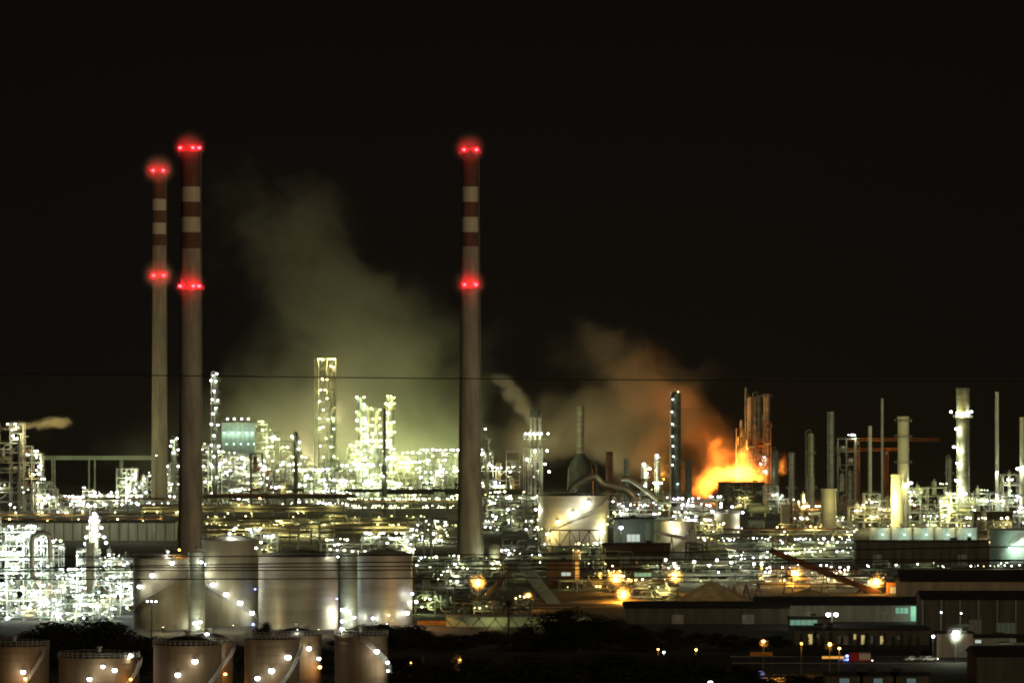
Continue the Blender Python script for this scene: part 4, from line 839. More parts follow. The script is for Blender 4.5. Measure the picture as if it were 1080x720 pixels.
unit('process_unit', 'low lamp-dotted plant behind the five small white tanks', 'process unit', 960, 998, 505, 2740, 6, 93, 'white', 24, mix=.4, kinds2=['yellow', 'green'], vess=8, pipes=12, lr=.5, power=1500, prof=[.9, 1, .8])
unit('process_unit', 'yellow-lit casing and pipes around the foot of the massive stack', 'process unit', 992, 1026, 524, 2720, 4, 94, 'yellow', 24, mix=.4, kinds2=['white'], vess=8, pipes=10, lr=.55, power=2500, vm=tank_w)
unit('process_unit', 'teal-lit low floors right of the massive stack', 'process unit', 1026, 1062, 520, 2800, 3, 95, 'teal', 26, mix=.4, kinds2=['white'], vess=8, pipes=8, lr=.55, power=1800, vm=tank_w)
unit('process_unit', 'bright machinery at the right picture edge below the cut-off stack', 'process unit', 1058, 1092, 500, 2780, 5, 96, 'white', 26, mix=.4, kinds2=['teal'], vess=7, pipes=8, lr=.6, power=1800, vm=tank_w)
unit('process_unit', 'dim brown frame of pipes right of the pale block', 'process unit', 836, 868, 530, 2740, 4, 97, 'white', 14, mix=.5, kinds2=['yellow', 'warm'], vess=7, pipes=10, lr=.45, power=800, m=rust)
unit('process_unit', 'low pipework with warm bulbs before the cream drum of the mottled stack', 'process unit', 868, 905, 545, 2660, 4, 98, 'white', 22, mix=.5, kinds2=['yellow'], vess=7, pipes=10, lr=.42, power=800)
building('dark_shed', 'broad brown shed between the massive stack and the right picture edge', 1027, 1068, 540, 2650, 14, wall_dk, roof_dk, cat='shed')
t = unit('process_unit', 'bulky warm-lit valves and pipes on the shed front', 'process unit', 1030, 1066, 550, 2480, 3, 99, 'warm', 16, mix=.5, kinds2=['yellow'], vess=10, pipes=10, vm=tank_w, lr=.6, power=1500, bay=5)
rack('pipe_rack', 'long rack with strings of tiny white lamps left of the dark warehouse', 838, 906, 573, 2400, 8, 86, nl=34, kind='white', lr=.28, power=250, thick=7)
rack('pipe_rack', 'dim long rack crossing under the dark warehouse', 812, 1100, 602, 2090, 8, 87, nl=30, kind='white', lr=.3, power=250, thick=5, m=steel_dk)
rack('pipe_rack', 'dark rack above the truss bridge and the pump house', 560, 700, 590, 2140, 7, 88, nl=6, kind='yellow', lr=.3, power=250, m=steel_dk)
rack('pipe_rack', 'dark pipe rack low behind the leaning conveyor', 440, 560, 606, 2080, 8, 89, nl=12, kind='green', lr=.32, power=300, m=steel_dk)
# right-hand tanks and sheds
WG = 'five small white tanks in a row behind the dark warehouse'
for i, (x, nm) in enumerate(((928, 'first, beside the yellow-lit frame'), (951, 'second'), (974, 'middle one of five'), (997, 'fourth'), (1019.5, 'last of five, nearest the warm-lit valves'))):
    tank('small_tank', 'small white flat-topped tank in the row of five: ' + nm, x - 11, x + 10.5, 556, 2290, mat('bright_white_tank', (.62, .7, .64), .5), rise=.03, roof='cone', group=WG, rail=False, lamps=[(x + 2, 563, 'teal', .28), (x - 11, 553, 'warm', .25)], power=420, rings=4)
building('warehouse', 'long dark brown warehouse before the row of five small white tanks', 903, 1043, 571, 2240, 16, wall_dk, roof_dk, cat='warehouse', ribs=14)
tank('storage_tank', 'wide pale green tank at the right picture edge with bright spots', 1044, 1110, 558, 2300, wall_te, rise=.05, roof='cone', stair=(-60, .05, 10, .95), lamps=[(1078, 569, 'white', .8), (1062, 576, 'teal', .5), (1067, 580, 'teal', .4)], power=1500)
T = building('warehouse', 'long beige warehouse with a sloping dark roof at the right edge', 951, 1130, 613, 1850, 30, wall_bg, roof_dk, cat='warehouse', gable=3.4)
T = building('warehouse', 'large dark warehouse with pale vertical pilasters in front of the beige one', 973, 1130, 632, 1665, 26, wall_dk, roof_dk, cat='warehouse', ribs=8, gable=2.2, ribm=wall_te, wins=[(1010, 1028, 657, 668, win_dim), (1050, 1072, 656, 668, win_dim)])
T = building('market_hall', 'long low hall with pale fascia and a teal glowing end', 798, 972, 638, 1745, 26, wall_gy, roof_dk, cat='hall', wins=[(944, 958, 640, 647, win_te), (960, 972, 638.5, 658, win_te)], ribs=0, gable=2.2)
new_light('teal', 500, (T.X(965), -4, 3), T.o); new_light('white', 2500, (T.X(860), -30, 9), T.o)
building('long_shed', 'long dark low-roofed shed running in front of the mineral stockpile', 660, 832, 641, 1730, 34, wall_dk, roof_dk, cat='shed', gable=1.5)
building('office_block', 'pale green glass-fronted office strip beside the pair of roof lamps', 833, 875, 652, 1660, 10, wall_dk, roof_dk, cat='office', wins=[(833, 862, 653, 659, win_te)])
t = post_lamp('double white lamp pair over the dark low roof', 877.5, 647.5, 1640, 'lilac', .75, 900, 'street_lamp', .5, heads=2)
building('front_hall', 'black flat-roofed hall behind the row of cypresses', 838, 980, 664, 1600, 24, wall_dk, roof_dk, cat='hall', wins=[(852, 857, 668, 684, win_ye), (861, 864, 668, 676, win_dim), (900, 903, 668, 674, win_ye), (908, 912, 669, 680, win_ye), (918, 921, 670, 678, win_dim), (928, 932, 670, 682, win_ye), (946, 949, 670, 674, win_dim)])
building('gatehouse', 'floodlit beige gatehouse behind the brilliant white lamp', 988, 1026, 668, 1530, 12, wall_bg, roof_dk, cat='gatehouse', wins=[(1005, 1010, 684, 694, win_dim)])
building('low_annex', 'low pale annex joining the floodlit gatehouse', 1026, 1064, 672, 1570, 8, wall_te, roof_dk, cat='annex', wins=[(1028, 1035, 674, 678, win_wh)])
post_lamp('brilliant white floodlight on a pole before the beige gatehouse', 1008, 667, 1500, 'white', 1.0, 2600, 'floodlight_pole', .6)
post_lamp('tall unlit curved street lamp, left of two before the dark warehouse', 992, 645, 1560, 'white', .22, 0, 'street_lamp', 2.2, m=steel_wh)
post_lamp('tall unlit curved street lamp, right of two before the dark warehouse', 1013, 646, 1560, 'white', .22, 0, 'street_lamp', 2.2, m=steel_wh)
post_lamp('small lilac-white lamp between the cypresses and the gatehouse', 984, 670.5, 1520, 'lilac', .45, 200, 'street_lamp', .5)
for px, py, D, lab, r in ((433, 698, 1370, 'small orange street lamp, first of the pair in the dark left of centre', .28), (446, 692, 1380, 'street lamp with faint bulb just right of the small orange one', .12), (483.5, 695.5, 1360, 'brightest orange street lamp in the dark foreground', .6),
        (805, 675.5, 1420, 'orange street lamp alone above the lit bus shelter', .42), (845, 678, 1440, 'orange lamp left before the cypresses', .3), (875, 678.5, 1440, 'orange lamp centre before the cypresses', .42), (885, 683, 1420, 'orange lamp just left of the flashing vehicle', .35),
        (694, 684, 1450, 'tiny yellowish lamp in the dark trees left of centre', .25), (734, 684.5, 1450, 'tiny orange lamp in the dark trees right of centre', .32), (700, 687, 1440, 'tiny white lamp between the two tiny warm ones', .3), (749, 719, 1300, 'white lamp at the very bottom edge', .55)):
    post_lamp(lab, px, py, D, 'white' if 'white' in lab else 'sodium', r, 500 if r > .2 else 0, 'street_lamp', .8, 'street lamps in the dark foreground')
def shelter():
    t = Thing('bus_shelter', 'lit bus shelter with a lilac side panel in the dark foreground', 'bus shelter', 817, 1395); s = t.s; q = MB()
    q.box(0, 0, 2.6, 6, 1.8, .16); t.part('roof', q, steel); q = MB(); q.box(0, .8, 1.4, 5.6, .06, 1.0); t.part('back_panel', q, win_or)
    q = MB(); q.box(-3.2, 0, 1.9, 1.5, 1.2, 3.6); t.part('side_panel', q, emis('lit_lilac_panel', (.45, .42, .85), .35)); q = MB()
    for x in (-2.2, 2.6): q.rod((x, -.6, 0), (x, -.6, 2.6), .06)
    t.part('posts', q, steel); new_light('sodium', 60, (1, -.5, 2.2), t.o)
shelter()
def hoarding(label, x0, x1, y0, y1, D, m):
    t = Thing('billboard', label, 'billboard', (x0 + x1) / 2, D); q = MB(); a, b = t.X(x0), t.X(x1); z0, z1 = max(.3, t.Z(y1)), t.Z(y0); q.box(0, 0, (z0 + z1) / 2, b - a, .15, z1 - z0); t.part('panel', q, m); q = MB()
    for x in (a + .3, b - .3): q.rod((x, .2, 0), (x, .2, z1), .07)
    t.part('posts', q, steel_dk)
hoarding('long orange-lit strip of hoarding left of the flashing vehicle', 867, 890, 691.5, 694, 1480, win_or)
hoarding('dim orange hoarding left of the lone street lamp', 791, 815, 687, 691, 1480, orange_p)
hoarding('white glowing sign panel cut by the right picture edge', 1062, 1085, 684, 692, 1480, win_wh)
building('kiosk', 'dark kiosk roof with a pale glass front at the right edge', 1055, 1090, 679, 1510, 8, wall_dk, steel, cat='kiosk')
for x0, x1, lab in ((885, 896, 'leftmost'), (921, 931, 'middle'), (956, 966, 'rightmost')):
    building('rooftop_house', 'near-black house with a dim bluish skylight at the bottom edge, ' + lab + ' of three', x0 - 14, x1 + 14, 712, 1290, 10, wall_dk, roof_dk, cat='house', wins=[(x0, x1, 714.5, 720, win_bl)])
building('near_shed', 'broad black shed roof in the foreground at the bottom right', 1030, 1120, 692, 1400, 30, wall_dk, roof_dk, cat='shed', gable=2)
building('near_shed', 'broad black shed in the foreground below the dark trees', 640, 770, 700, 1380, 30, wall_dk, roof_dk, cat='shed', gable=1.5)

# ---------------------------------------------------------------- vehicles and people
def vehicle(name, label, cat, px, D, L, Wd, Hh, m, van=False, beacon=False, ang=0, group=None, heads=True):
    t = Thing(name, label, cat, px, D, group); t.o.rotation_euler.z = ang
    x0 = -L / 2; pr = [(x0, .45), (x0, Hh * .95), (x0 + .2, Hh), (L / 2 - 1.4, Hh), (L / 2 - .7, Hh * .55), (L / 2 - .05, Hh * .48), (L / 2, .45)] if van else [(x0, .4), (x0 + .05, Hh * .6), (x0 + .7, Hh * .66), (x0 + 1.3, Hh), (L / 2 - 1.9, Hh), (L / 2 - 1.1, Hh * .64), (L / 2 - .1, Hh * .55), (L / 2, .4)]
    q = MB(); n = len(pr); vs = [(x, -Wd / 2, z) for x, z in pr] + [(x, Wd / 2, z) for x, z in pr]
    q.add(vs, [tuple(range(n)), tuple(range(2 * n - 1, n - 1, -1))] + [(i, n + i, n + (i + 1) % n, (i + 1) % n) for i in range(n)]); t.part('body', q, m)
    g = MB()
    for y in (-Wd / 2 - .01, Wd / 2 + .01): g.box(.2 if not van else L / 2 - 2, y, Hh * .8, L * .4 if not van else 1.1, .02, Hh * .22)
    t.part('window', g, glassm)
    for x in (-L * .31, L * .31):
        for y in (-Wd / 2, Wd / 2):
            w = MB(); w.lathe([(.12, -.1), (.33, -.1), (.33, .1), (.12, .1)], (x, y, .33), 14, 'y'); t.part('wheel', w, tyre_m)
    if heads:
        for y in (-Wd * .35, Wd * .35): t.lamp(L / 2 + .05, y, .7, 'white', .14, 0, name='headlight')
    if beacon:
        for y in (-.4, .4): t.lamp(L / 2 - 1.9, y, Hh + .2, 'blue', .5, 120, name='beacon')
    return t
vehicle('police_car', 'white car with flashing blue beacons beside the red and white van', 'car', 892.5, 1505, 4.5, 1.8, 1.5, car_wh, beacon=True)
t = vehicle('rescue_van', 'red and white van parked just right of the flashing blue car', 'van', 907, 1502, 6.2, 2.1, 2.7, car_rd, van=True)
q = MB(); q.box(1.2, -1.07, 1.7, 3.0, .03, 1.6); q.box(1.2, 0, 2.72, 3, 2.05, .04); t.part('white_panel', q, car_wh)
for x, m_, l_ in ((640 + 322, car_wh, 'white car parked left in the short row by the gatehouse'), (973, car_gy, 'grey car parked in the middle of the short row by the gatehouse'), (980, car_wh, 'white car parked right in the short row by the gatehouse'), (1046, car_gy, 'grey car under the kiosk lights right of the two people')):
    vehicle('parked_car', l_, 'car', x, 1510, 4.2, 1.75, 1.45, m_, group='cars parked by the gatehouse', ang=.25)
for px, lab, vest, a in ((1022.5, 'person in dark work clothes standing left of the other one by the gatehouse', cloth_d, .2), (1027, 'person in a yellow vest walking right by the gatehouse', cloth_y, 1.2)):
    me = bpy.data.meshes.new('person_body')
    P = [(0, 0, .95), (0, 0, 1.2), (0, 0, 1.42), (0, 0, 1.55), (0, 0, 1.68), (.19, 0, 1.4), (.25, .03, 1.13), (.24, -.1, .9), (-.19, 0, 1.4), (-.25, -.03, 1.13), (-.24, -.12, .9), (.1, 0, .9), (.12, -.08, .5), (.13, .04, .09), (.13, -.12, .04), (-.1, 0, .9), (-.12, .1, .5), (-.13, .14, .09), (-.13, 0, .04)]
    E_ = [(0, 1), (1, 2), (2, 3), (3, 4), (2, 5), (5, 6), (6, 7), (2, 8), (8, 9), (9, 10), (0, 11), (11, 12), (12, 13), (13, 14), (0, 15), (15, 16), (16, 17), (17, 18)]
    R_ = [.16, .15, .16, .06, .105, .07, .05, .035, .07, .05, .035, .1, .07, .045, .045, .1, .07, .045, .045]
    me.from_pydata(P, E_, []); me.materials.append(cloth_d); o = bpy.data.objects.new('person', me); COL.objects.link(o); o.location = (WX(px, 1498), 1498, .01); o.rotation_euler.z = a
    sk = o.modifiers.new('skin', 'SKIN')
    for v, r in zip(me.skin_vertices[0].data, R_): v.radius = (r, r)
    me.skin_vertices[0].data[0].use_root = True
    o.modifiers.new('sub', 'SUBSURF').levels = 1; o.modifiers['sub'].render_levels = 1; tag(o, lab, 'person')
    hb = MB(); hb.ball((0, 0, 1.71), .105, 10, 8, 1.2); hb.build('head', skin_m, o, True); hb = MB(); hb.ball((0, .02, 1.75), .11, 10, 8); hb.build('hair', hair_m, o, True)
    hb = MB(); hb.lathe([(.17, 1.0), (.19, 1.2), (.2, 1.4), (.12, 1.48)], n=12); hb.build('vest', vest, o, True)
# ---------------------------------------------------------------- trees
def crown_mesh(name, kind, seed, n=1500):
    R = random.Random(seed); b = MB(); cl = []
    if kind == 'broad':
        for i in range(22):
            a = R.uniform(0, 2 * pi); r = R.uniform(0, .75) ** .8; z = R.uniform(.16, .86); cl.append((r * cos(a) * .55 * (1.25 - z * .6), r * sin(a) * .55 * (1.25 - z * .6), z, R.uniform(.11, .22)))
    elif kind == 'cypress':
        for i in range(26):
            z = .06 + .92 * i / 26; w = .13 * (1 - z) ** .55 + .012; a = R.uniform(0, 2 * pi); cl.append((w * .5 * cos(a), w * .5 * sin(a), z, w * R.uniform(.7, 1.05)))
    else:
        for i in range(16):
            a = R.uniform(0, 2 * pi); r = R.uniform(0, .5); cl.append((r * cos(a), r * sin(a), R.uniform(.1, .8), R.uniform(.15, .28)))
    for i in range(n):
        c = R.choice(cl); u = Vector((R.gauss(0, 1), R.gauss(0, 1), R.gauss(0, 1))).normalized() * (R.random() ** .4) * c[3]
        p = Vector(c[:3]) + Vector((u.x, u.y, u.z * .9)); s = R.uniform(.016, .034) * (1 if kind != 'cypress' else .55)
        d = Vector((R.gauss(0, 1), R.gauss(0, 1), R.gauss(0, .6))).normalized(); e = d.orthogonal().normalized()
        b.add([p - d * s, p + e * s * .6, p + d * s, p - e * s * .6], [(0, 1, 2, 3)])
    return b.mesh(name, foli)
CR = {(k, i): crown_mesh('crown', k, i * 7 + len(k), 4200 if k != 'cypress' else 1500) for k in ('broad', 'cypress', 'bush') for i in range(3)}
def trunk_mesh(kind, seed):
    R = random.Random(seed); b = MB(); b.rod((0, 0, 0), (0, 0, .45), .035, 8, .022)
    for i in range(5):
        a = R.uniform(0, 2 * pi); b.rod((0, 0, R.uniform(.25, .45)), (.25 * cos(a), .25 * sin(a), R.uniform(.55, .75)), .016, 6, .005)
    return b.mesh('trunk', bark)
TK = [trunk_mesh('b', i) for i in range(3)]
def tree(label, px, py, D, kind, w=1., i=0, name='tree', cat='tree', group=None):
    o = bpy.data.objects.new(name, None); COL.objects.link(o); h = WZ(py, D); o.location = (WX(px, D), D, 0); o.rotation_euler.z = px * 1.7
    tag(o, label, cat, group)
    c = bpy.data.objects.new('crown', CR[(kind, i % 3)]); COL.objects.link(c); c.parent = o; c.scale = (h * w, h * w, h)
    k = bpy.data.objects.new('trunk', TK[i % 3]); COL.objects.link(k); k.parent = o; k.scale = (h * (1 if kind != 'cypress' else .25), h * (1 if kind != 'cypress' else .25), h)
TG = 'dark trees before the left plant'
left = [(8, 668, 'at the left picture edge'), (25, 662, 'below the curved duct'), (44, 664, 'left of the bushy pair'), (62, 655, 'rising under the white plant'), (78, 647, 'with the tallest crown near the white plant'), (94, 658, 'in the middle of the left clump'), (108, 650, 'with a broad round crown beside the tall one'), (122, 655, 'right of the broad round crown'), (136, 664, 'last before the first stained tank'), (168, 671, 'low, at the foot of the stained tank'), (178, 666, 'between the stained tank and the front dome'), (251, 676, 'low, between two front tanks'), (345, 682, 'low, right of the domed front tank')]
for i, (x, y, l) in enumerate(left): tree('dark broad-crowned tree ' + l, x, y, 1440 + (i % 3) * 8, 'broad', 1.7 + (i % 3) * .2, i, group=TG)
tree('small round-headed tree alone before the broad silvery tank', 276, 650, 1560, 'broad', .8, 1)
CG = 'dark trees right of the middle tanks'
cen = [(368, 664, 'against the narrow pale tank'), (380, 662, 'next under the domed row-end tank'), (392, 657, 'pointed, below the domed row-end tank'), (404, 656, 'topmost under the domed row-end tank'), (418, 659, 'beside the topmost one'), (430, 657, 'under the lamps of the row-end tank'), (444, 662, 'where the orange fence starts'), (458, 668, 'below the orange fence'), (474, 667, 'left of the canopy'), (490, 668, 'under the canopy edge'), (508, 662, 'before the canopy struts'), (525, 664, 'left below the palm'), (548, 666, 'right below the palm'), (566, 664, 'below the leaning conveyor'), (583, 646, 'tall black, at the foot of the leaning conveyor'), (598, 640, 'tallest black mass beside the leaning conveyor'), (612, 646, 'black, right of the tallest mass'), (628, 654, 'at the canopy end'), (646, 652, 'below the central sodium lamps'), (664, 656, 'left of the long shed roof'), (684, 662, 'before the long shed'), (706, 660, 'below the conical stockpile'), (730, 664, 'below the stockpile right flank'), (752, 666, 'under the long shed eave'), (774, 668, 'left of the lone street lamp'), (796, 670, 'over the lone street lamp'), (818, 668, 'before the office strip')]
for i, (x, y, l) in enumerate(cen): tree('dark rounded tree ' + l, x, y, 1560 + (i % 4) * 12, 'broad', 1.9 + (i % 3) * .2, i, group=CG)
fr = [(420, 690), (446, 701), (470, 696), (500, 690), (522, 698), (545, 688), (570, 694), (596, 688), (620, 692), (648, 686), (672, 692), (700, 695), (728, 692), (756, 696), (784, 698), (840, 706), (870, 703)]
words = ['left of the first orange street lamp', 'between the first two street lamps', 'left of the brightest orange lamp', 'right of the brightest orange lamp', 'well right of the brightest orange lamp', 'under the palm', 'under the leaning conveyor foot', 'under the tallest black mass', 'before the canopy end', 'first under the long shed', 'left of the tiny yellowish lamp', 'right of the tiny yellowish lamp', 'at the tiny orange lamp', 'right of the tiny orange lamp', 'left of the bus shelter', 'right of the bus shelter', 'under the orange hoarding']
for i, (x, y) in enumerate(fr): tree('near-black foreground tree ' + words[i], x, y + (4 if i > 14 else 0), 1335 + (i % 3) * 9, 'broad', 3.0, i, group='near-black foreground trees')
CY = [(845, 664), (852, 668), (860, 662), (867, 666), (876, 663), (888, 668), (896, 664), (905, 669), (914, 664), (922, 667), (933, 664), (942, 668), (951, 663), (960, 667), (968, 669)]
cw = ['leftmost of the row', 'second from the left', 'third from the left', 'fourth from the left', 'before the pair of roof lamps', 'above the orange hoarding', 'above the flashing car', 'above the red and white van', 'right of the red and white van', 'left of the middle window', 'centre right of the row', 'fourth from the right', 'third from the right', 'second from the right', 'rightmost of the row']
for i, (x, y) in enumerate(CY): tree('slender dark cypress, ' + cw[i], x, y + 2, 1530, 'cypress', .95 + (i % 3) * .2, i, 'cypress', 'cypress tree', 'cypress row before the front hall')
def palm(label, px, py, D):
    t = Thing('palm_tree', label, 'palm tree', px, D); h = t.Z(py); b = MB(); b.tube([(0, 0, 0), (.15, 0, h * .3), (.1, 0, h * .6), (0, 0, h * .86)], .28, 8); t.part('trunk', b, bark); R = random.Random(3); q = MB()
    for k in range(34):
        a = R.uniform(0, 2 * pi); L = R.uniform(2.0, 3.0); e = R.uniform(-.5, 1.2); P = []
        for i in range(7):
            u = i / 6; P.append(Vector((cos(a) * L * u * cos(e * .7), sin(a) * L * u * cos(e * .7), h * .86 + L * u * sin(e) - 1.5 * u * u)))
        for p, p2 in zip(P, P[1:]):
            d = (p2 - p).normalized(); sd = Vector((-sin(a), cos(a), 0))
            for j in range(3):
                c = p.lerp(p2, j / 3)
                for sg in (-1, 1): q.add([c, c + d * .16, c + sd * sg * .5 + d * .45 - Vector((0, 0, .22))], [(0, 1, 2)])
    t.part('crown', q, foli_p)
palm('single palm with a ragged crown before the canopy', 536, 630, 1660)

# ---------------------------------------------------------------- overhead cables
CGp = 'overhead power cables crossing the view'
def cable(label, pts, D, r, bits=()):
    b = MB(); P = [Vector((WX(x, D), 0, WZ(y, D))) for x, y in pts]; S = []; n = 24; xs = [p.x for p in P]
    for i in range(n + 1):       # quadratic through three points
        x = xs[0] + (xs[2] - xs[0]) * i / n; z = 0
        for j in range(3):
            l = 1
            for k in range(3):
                if k != j: l *= (x - xs[k]) / (xs[j] - xs[k])
            z += l * P[j].z
        S.append((x, 0, z))
    b.tube(S, r, 6); o = tag(b.build('power_cable', blackm, None, True, (0, D, 0)), label, 'cable', CGp)
    for bx, by in bits:
        q = MB(); z = WZ(by, D); q.box(WX(bx, D), 0, z - .2, .35, .2, .35); q.rod((WX(bx, D), 0, z - .4), (WX(bx, D), 0, z - 1.1), .06); q.build('spacer', blackm, o)
cable('single highest cable crossing dark sky before the chimneys', [(-200, 390.5), (540, 399.5), (1300, 402)], 420, .042)
cable('upper cable of the lower bundle, passing over the middle tank tops', [(-200, 586.5), (500, 584.5), (1300, 571)], 640, .07)
cable('second cable of the lower bundle, sagging across the tank faces', [(-200, 599), (400, 597), (1300, 588)], 650, .07)
cable('third cable of the lower bundle, close beneath the second', [(-200, 602), (500, 600.5), (1300, 598)], 645, .07)
cable('lowest cable of the bundle, crossing the tanks at mid height', [(-200, 611), (300, 610), (1300, 604)], 655, .07)
cable('stray cable rising over the lone chimney foot and the right-hand yard', [(-200, 604), (560, 591), (1300, 592)], 630, .07)

# ---------------------------------------------------------------- fire, smoke, steam, haze
def vol_mat(name, blobs, col, dens, aniso=0., ns=60., amp=30., detail=5, k=.9, fire=None, sharp=.55, cut=.5, soft=.32):
    m = bpy.data.materials.new(name); m.use_nodes = True; n = m.node_tree; n.nodes.clear(); N = n.nodes.new; Lk = n.links.new
    out = N('ShaderNodeOutputMaterial'); pv = N('ShaderNodeVolumePrincipled'); Lk(pv.outputs[0], out.inputs['Volume'])
    pv.inputs['Color'].default_value = (*col, 1); pv.inputs['Anisotropy'].default_value = aniso; pv.inputs['Density'].default_value = 0
    tc = N('ShaderNodeTexCoord')
    def math_(op, a, b=None, c=None, clamp=False):
        x = N('ShaderNodeMath'); x.operation = op; x.use_clamp = clamp
        for i, v in enumerate((a, b, c)):
            if v is None: continue
            if isinstance(v, (int, float)): x.inputs[i].default_value = v
            else: Lk(v, x.inputs[i])
        return x.outputs[0]
    nz = N('ShaderNodeTexNoise'); nz.inputs['Scale'].default_value = 1 / ns; nz.inputs['Detail'].default_value = detail; nz.inputs['Roughness'].default_value = .58; nz.inputs['Distortion'].default_value = .3
    Lk(tc.outputs['Object'], nz.inputs['Vector'])
    vs = N('ShaderNodeVectorMath'); vs.operation = 'SUBTRACT'; Lk(nz.outputs['Color'], vs.inputs[0]); vs.inputs[1].default_value = (.5, .5, .5)
    vm = N('ShaderNodeVectorMath'); vm.operation = 'SCALE'; Lk(vs.outputs[0], vm.inputs[0]); vm.inputs['Scale'].default_value = amp * 2
    va = N('ShaderNodeVectorMath'); va.operation = 'ADD'; Lk(tc.outputs['Object'], va.inputs[0]); Lk(vm.outputs[0], va.inputs[1])
    tot = None
    for (c, r, w) in blobs:
        s1 = N('ShaderNodeVectorMath'); s1.operation = 'SUBTRACT'; Lk(va.outputs[0], s1.inputs[0]); s1.inputs[1].default_value = c
        s2 = N('ShaderNodeVectorMath'); s2.operation = 'DIVIDE'; Lk(s1.outputs[0], s2.inputs[0]); s2.inputs[1].default_value = r
        s3 = N('ShaderNodeVectorMath'); s3.operation = 'LENGTH'; Lk(s2.outputs[0], s3.inputs[0])
        mr = N('ShaderNodeMapRange'); mr.interpolation_type = 'SMOOTHSTEP'; Lk(s3.outputs['Value'], mr.inputs[0])
        mr.inputs[1].default_value = 1; mr.inputs[2].default_value = sharp; mr.inputs[3].default_value = 0; mr.inputs[4].default_value = w
        tot = mr.outputs[0] if tot is None else math_('ADD', tot, mr.outputs[0])
    tot = math_('MINIMUM', tot, 1.0)
    n2 = N('ShaderNodeTexNoise'); n2.inputs['Scale'].default_value = 1 / (ns * .6); n2.inputs['Detail'].default_value = detail; n2.inputs['Roughness'].default_value = .6
    Lk(va.outputs[0], n2.inputs['Vector'])
    x = math_('MULTIPLY_ADD', n2.outputs['Fac'], k * 2.2, -k * 1.1); x = math_('ADD', tot, x)
    mr = N('ShaderNodeMapRange'); mr.interpolation_type = 'SMOOTHSTEP'; Lk(x, mr.inputs[0]); mr.inputs[1].default_value = cut - soft; mr.inputs[2].default_value = cut + soft
    f = math_('MULTIPLY', mr.outputs[0], tot)
    Lk(math_('MULTIPLY', f, dens), pv.inputs['Density'])
    if fire:
        es, = fire
        e = math_('POWER', f, 1.9); Lk(math_('MULTIPLY', e, es), pv.inputs['Emission Strength'])
        cr = N('ShaderNodeValToRGB'); cr.color_ramp.elements[0].color = (1, .13, .008, 1); cr.color_ramp.elements[1].color = (1, .36, .05, 1); cr.color_ramp.elements[1].position = .8
        Lk(f, cr.inputs[0]); Lk(cr.outputs[0], pv.inputs['Emission Color'])
    return m
def volume(name, label, cat, D, px0, px1, y0, y1, dep, blobs, group=None, step=None, zmin=None, **kw):
    """blobs in photo px: (px, py, dy, rx_px, ry_m_depth, rz_px, weight), placed round distance D in metres"""
    s = D / F; cx = WX((px0 + px1) / 2, D); B = []
    for (px, py, dy, rx, ry, rz, w) in blobs: B.append(((WX(px, D) - cx, dy, WZ(py, D)), (rx * s, ry, rz * s), w))
    z1 = WZ(y0, D); z0 = max(1.0, WZ(y1, D)) if zmin is None else zmin; b = MB(); b.box(0, 0, (z0 + z1) / 2, (px1 - px0) * s, dep, z1 - z0)
    m = vol_mat(name + '_volume', B, **kw); o = b.build(name, m, None, False, (cx, D, 0)); tag(o, label, cat, group, 'stuff')
    if step: m.cycles.volume_step_rate = step
    return o
# the fire itself
volume('flames', 'roaring orange flames at the foot of the burning unit', 'fire', 3300, 712, 832, 430, 529, 36,
       [(776, 499, 0, 28, 17, 17, 1.1), (752, 506, 0, 26, 16, 24, .78), (738, 516, 0, 24, 14, 20, .5), (786, 480, 0, 18, 13, 26, .7), (758, 480, 0, 24, 14, 34, .52), (824, 494, 4, 6, 5, 22, .9), (794, 504, 0, 24, 13, 18, .9), (745, 462, 0, 18, 12, 26, .3)],
       col=(.9, .5, .25), dens=.02, ns=13, amp=9, k=1.2, fire=(.42,), sharp=.0, cut=.34, soft=.3, detail=7, step=.35)
for px, py, p in ((775, 500, 200000), (752, 508, 110000), (740, 520, 60000)): new_light('fire', p * 1.1, (WX(px, 3300), 3296, WZ(py, 3300)), rad=4)
volume('smoke_plume', 'rust-brown smoke rolling up leftwards from the flames into the night', 'smoke', 3330, 585, 815, 310, 529, 96,
       [(768, 486, 0, 36, 30, 36, 1.0), (744, 466, 0, 34, 34, 50, .9), (732, 510, 0, 34, 30, 30, .9), (720, 432, 0, 46, 40, 50, .6), (690, 410, 0, 66, 44, 60, .42), (655, 380, 0, 66, 44, 50, .28), (690, 480, 0, 60, 40, 60, .5)],
       col=(.66, .5, .36), dens=.028, aniso=.1, ns=30, amp=20, k=1.2, sharp=.0, cut=.35, soft=.22, detail=7, step=.35)
volume('steam_cloud', 'huge greenish steam bank rising over the lamp-lit blocks between the chimneys', 'steam', 3560, 190, 570, 140, 520, 160,
       [(390, 480, 0, 190, 75, 95, .9), (330, 410, 0, 140, 75, 110, .7), (425, 370, 0, 120, 75, 120, .75), (290, 235, 0, 120, 65, 100, .75), (255, 470, 0, 120, 65, 110, .6), (345, 310, 0, 110, 65, 100, .7), (490, 450, 0, 100, 65, 90, .5)],
       col=(.8, .77, .7), dens=.0095, ns=62, amp=40, k=1.25, sharp=.0, cut=.4, soft=.2, detail=7, step=.4)
volume('steam_plume', 'small curling steam plume blown from the slim burner tower', 'steam', 3040, 510, 580, 380, 452, 18,
       [(559, 444, 0, 10, 6, 14, 1), (554, 434, 0, 14, 7, 16, 1), (546, 422, 0, 18, 8, 18, 1), (538, 410, 0, 20, 9, 18, .9), (527, 400, 0, 20, 9, 14, .7)], col=(.85, .82, .7), dens=.1, ns=8, amp=4.5, k=1.0, sharp=.0, cut=.4, soft=.3, step=.5)
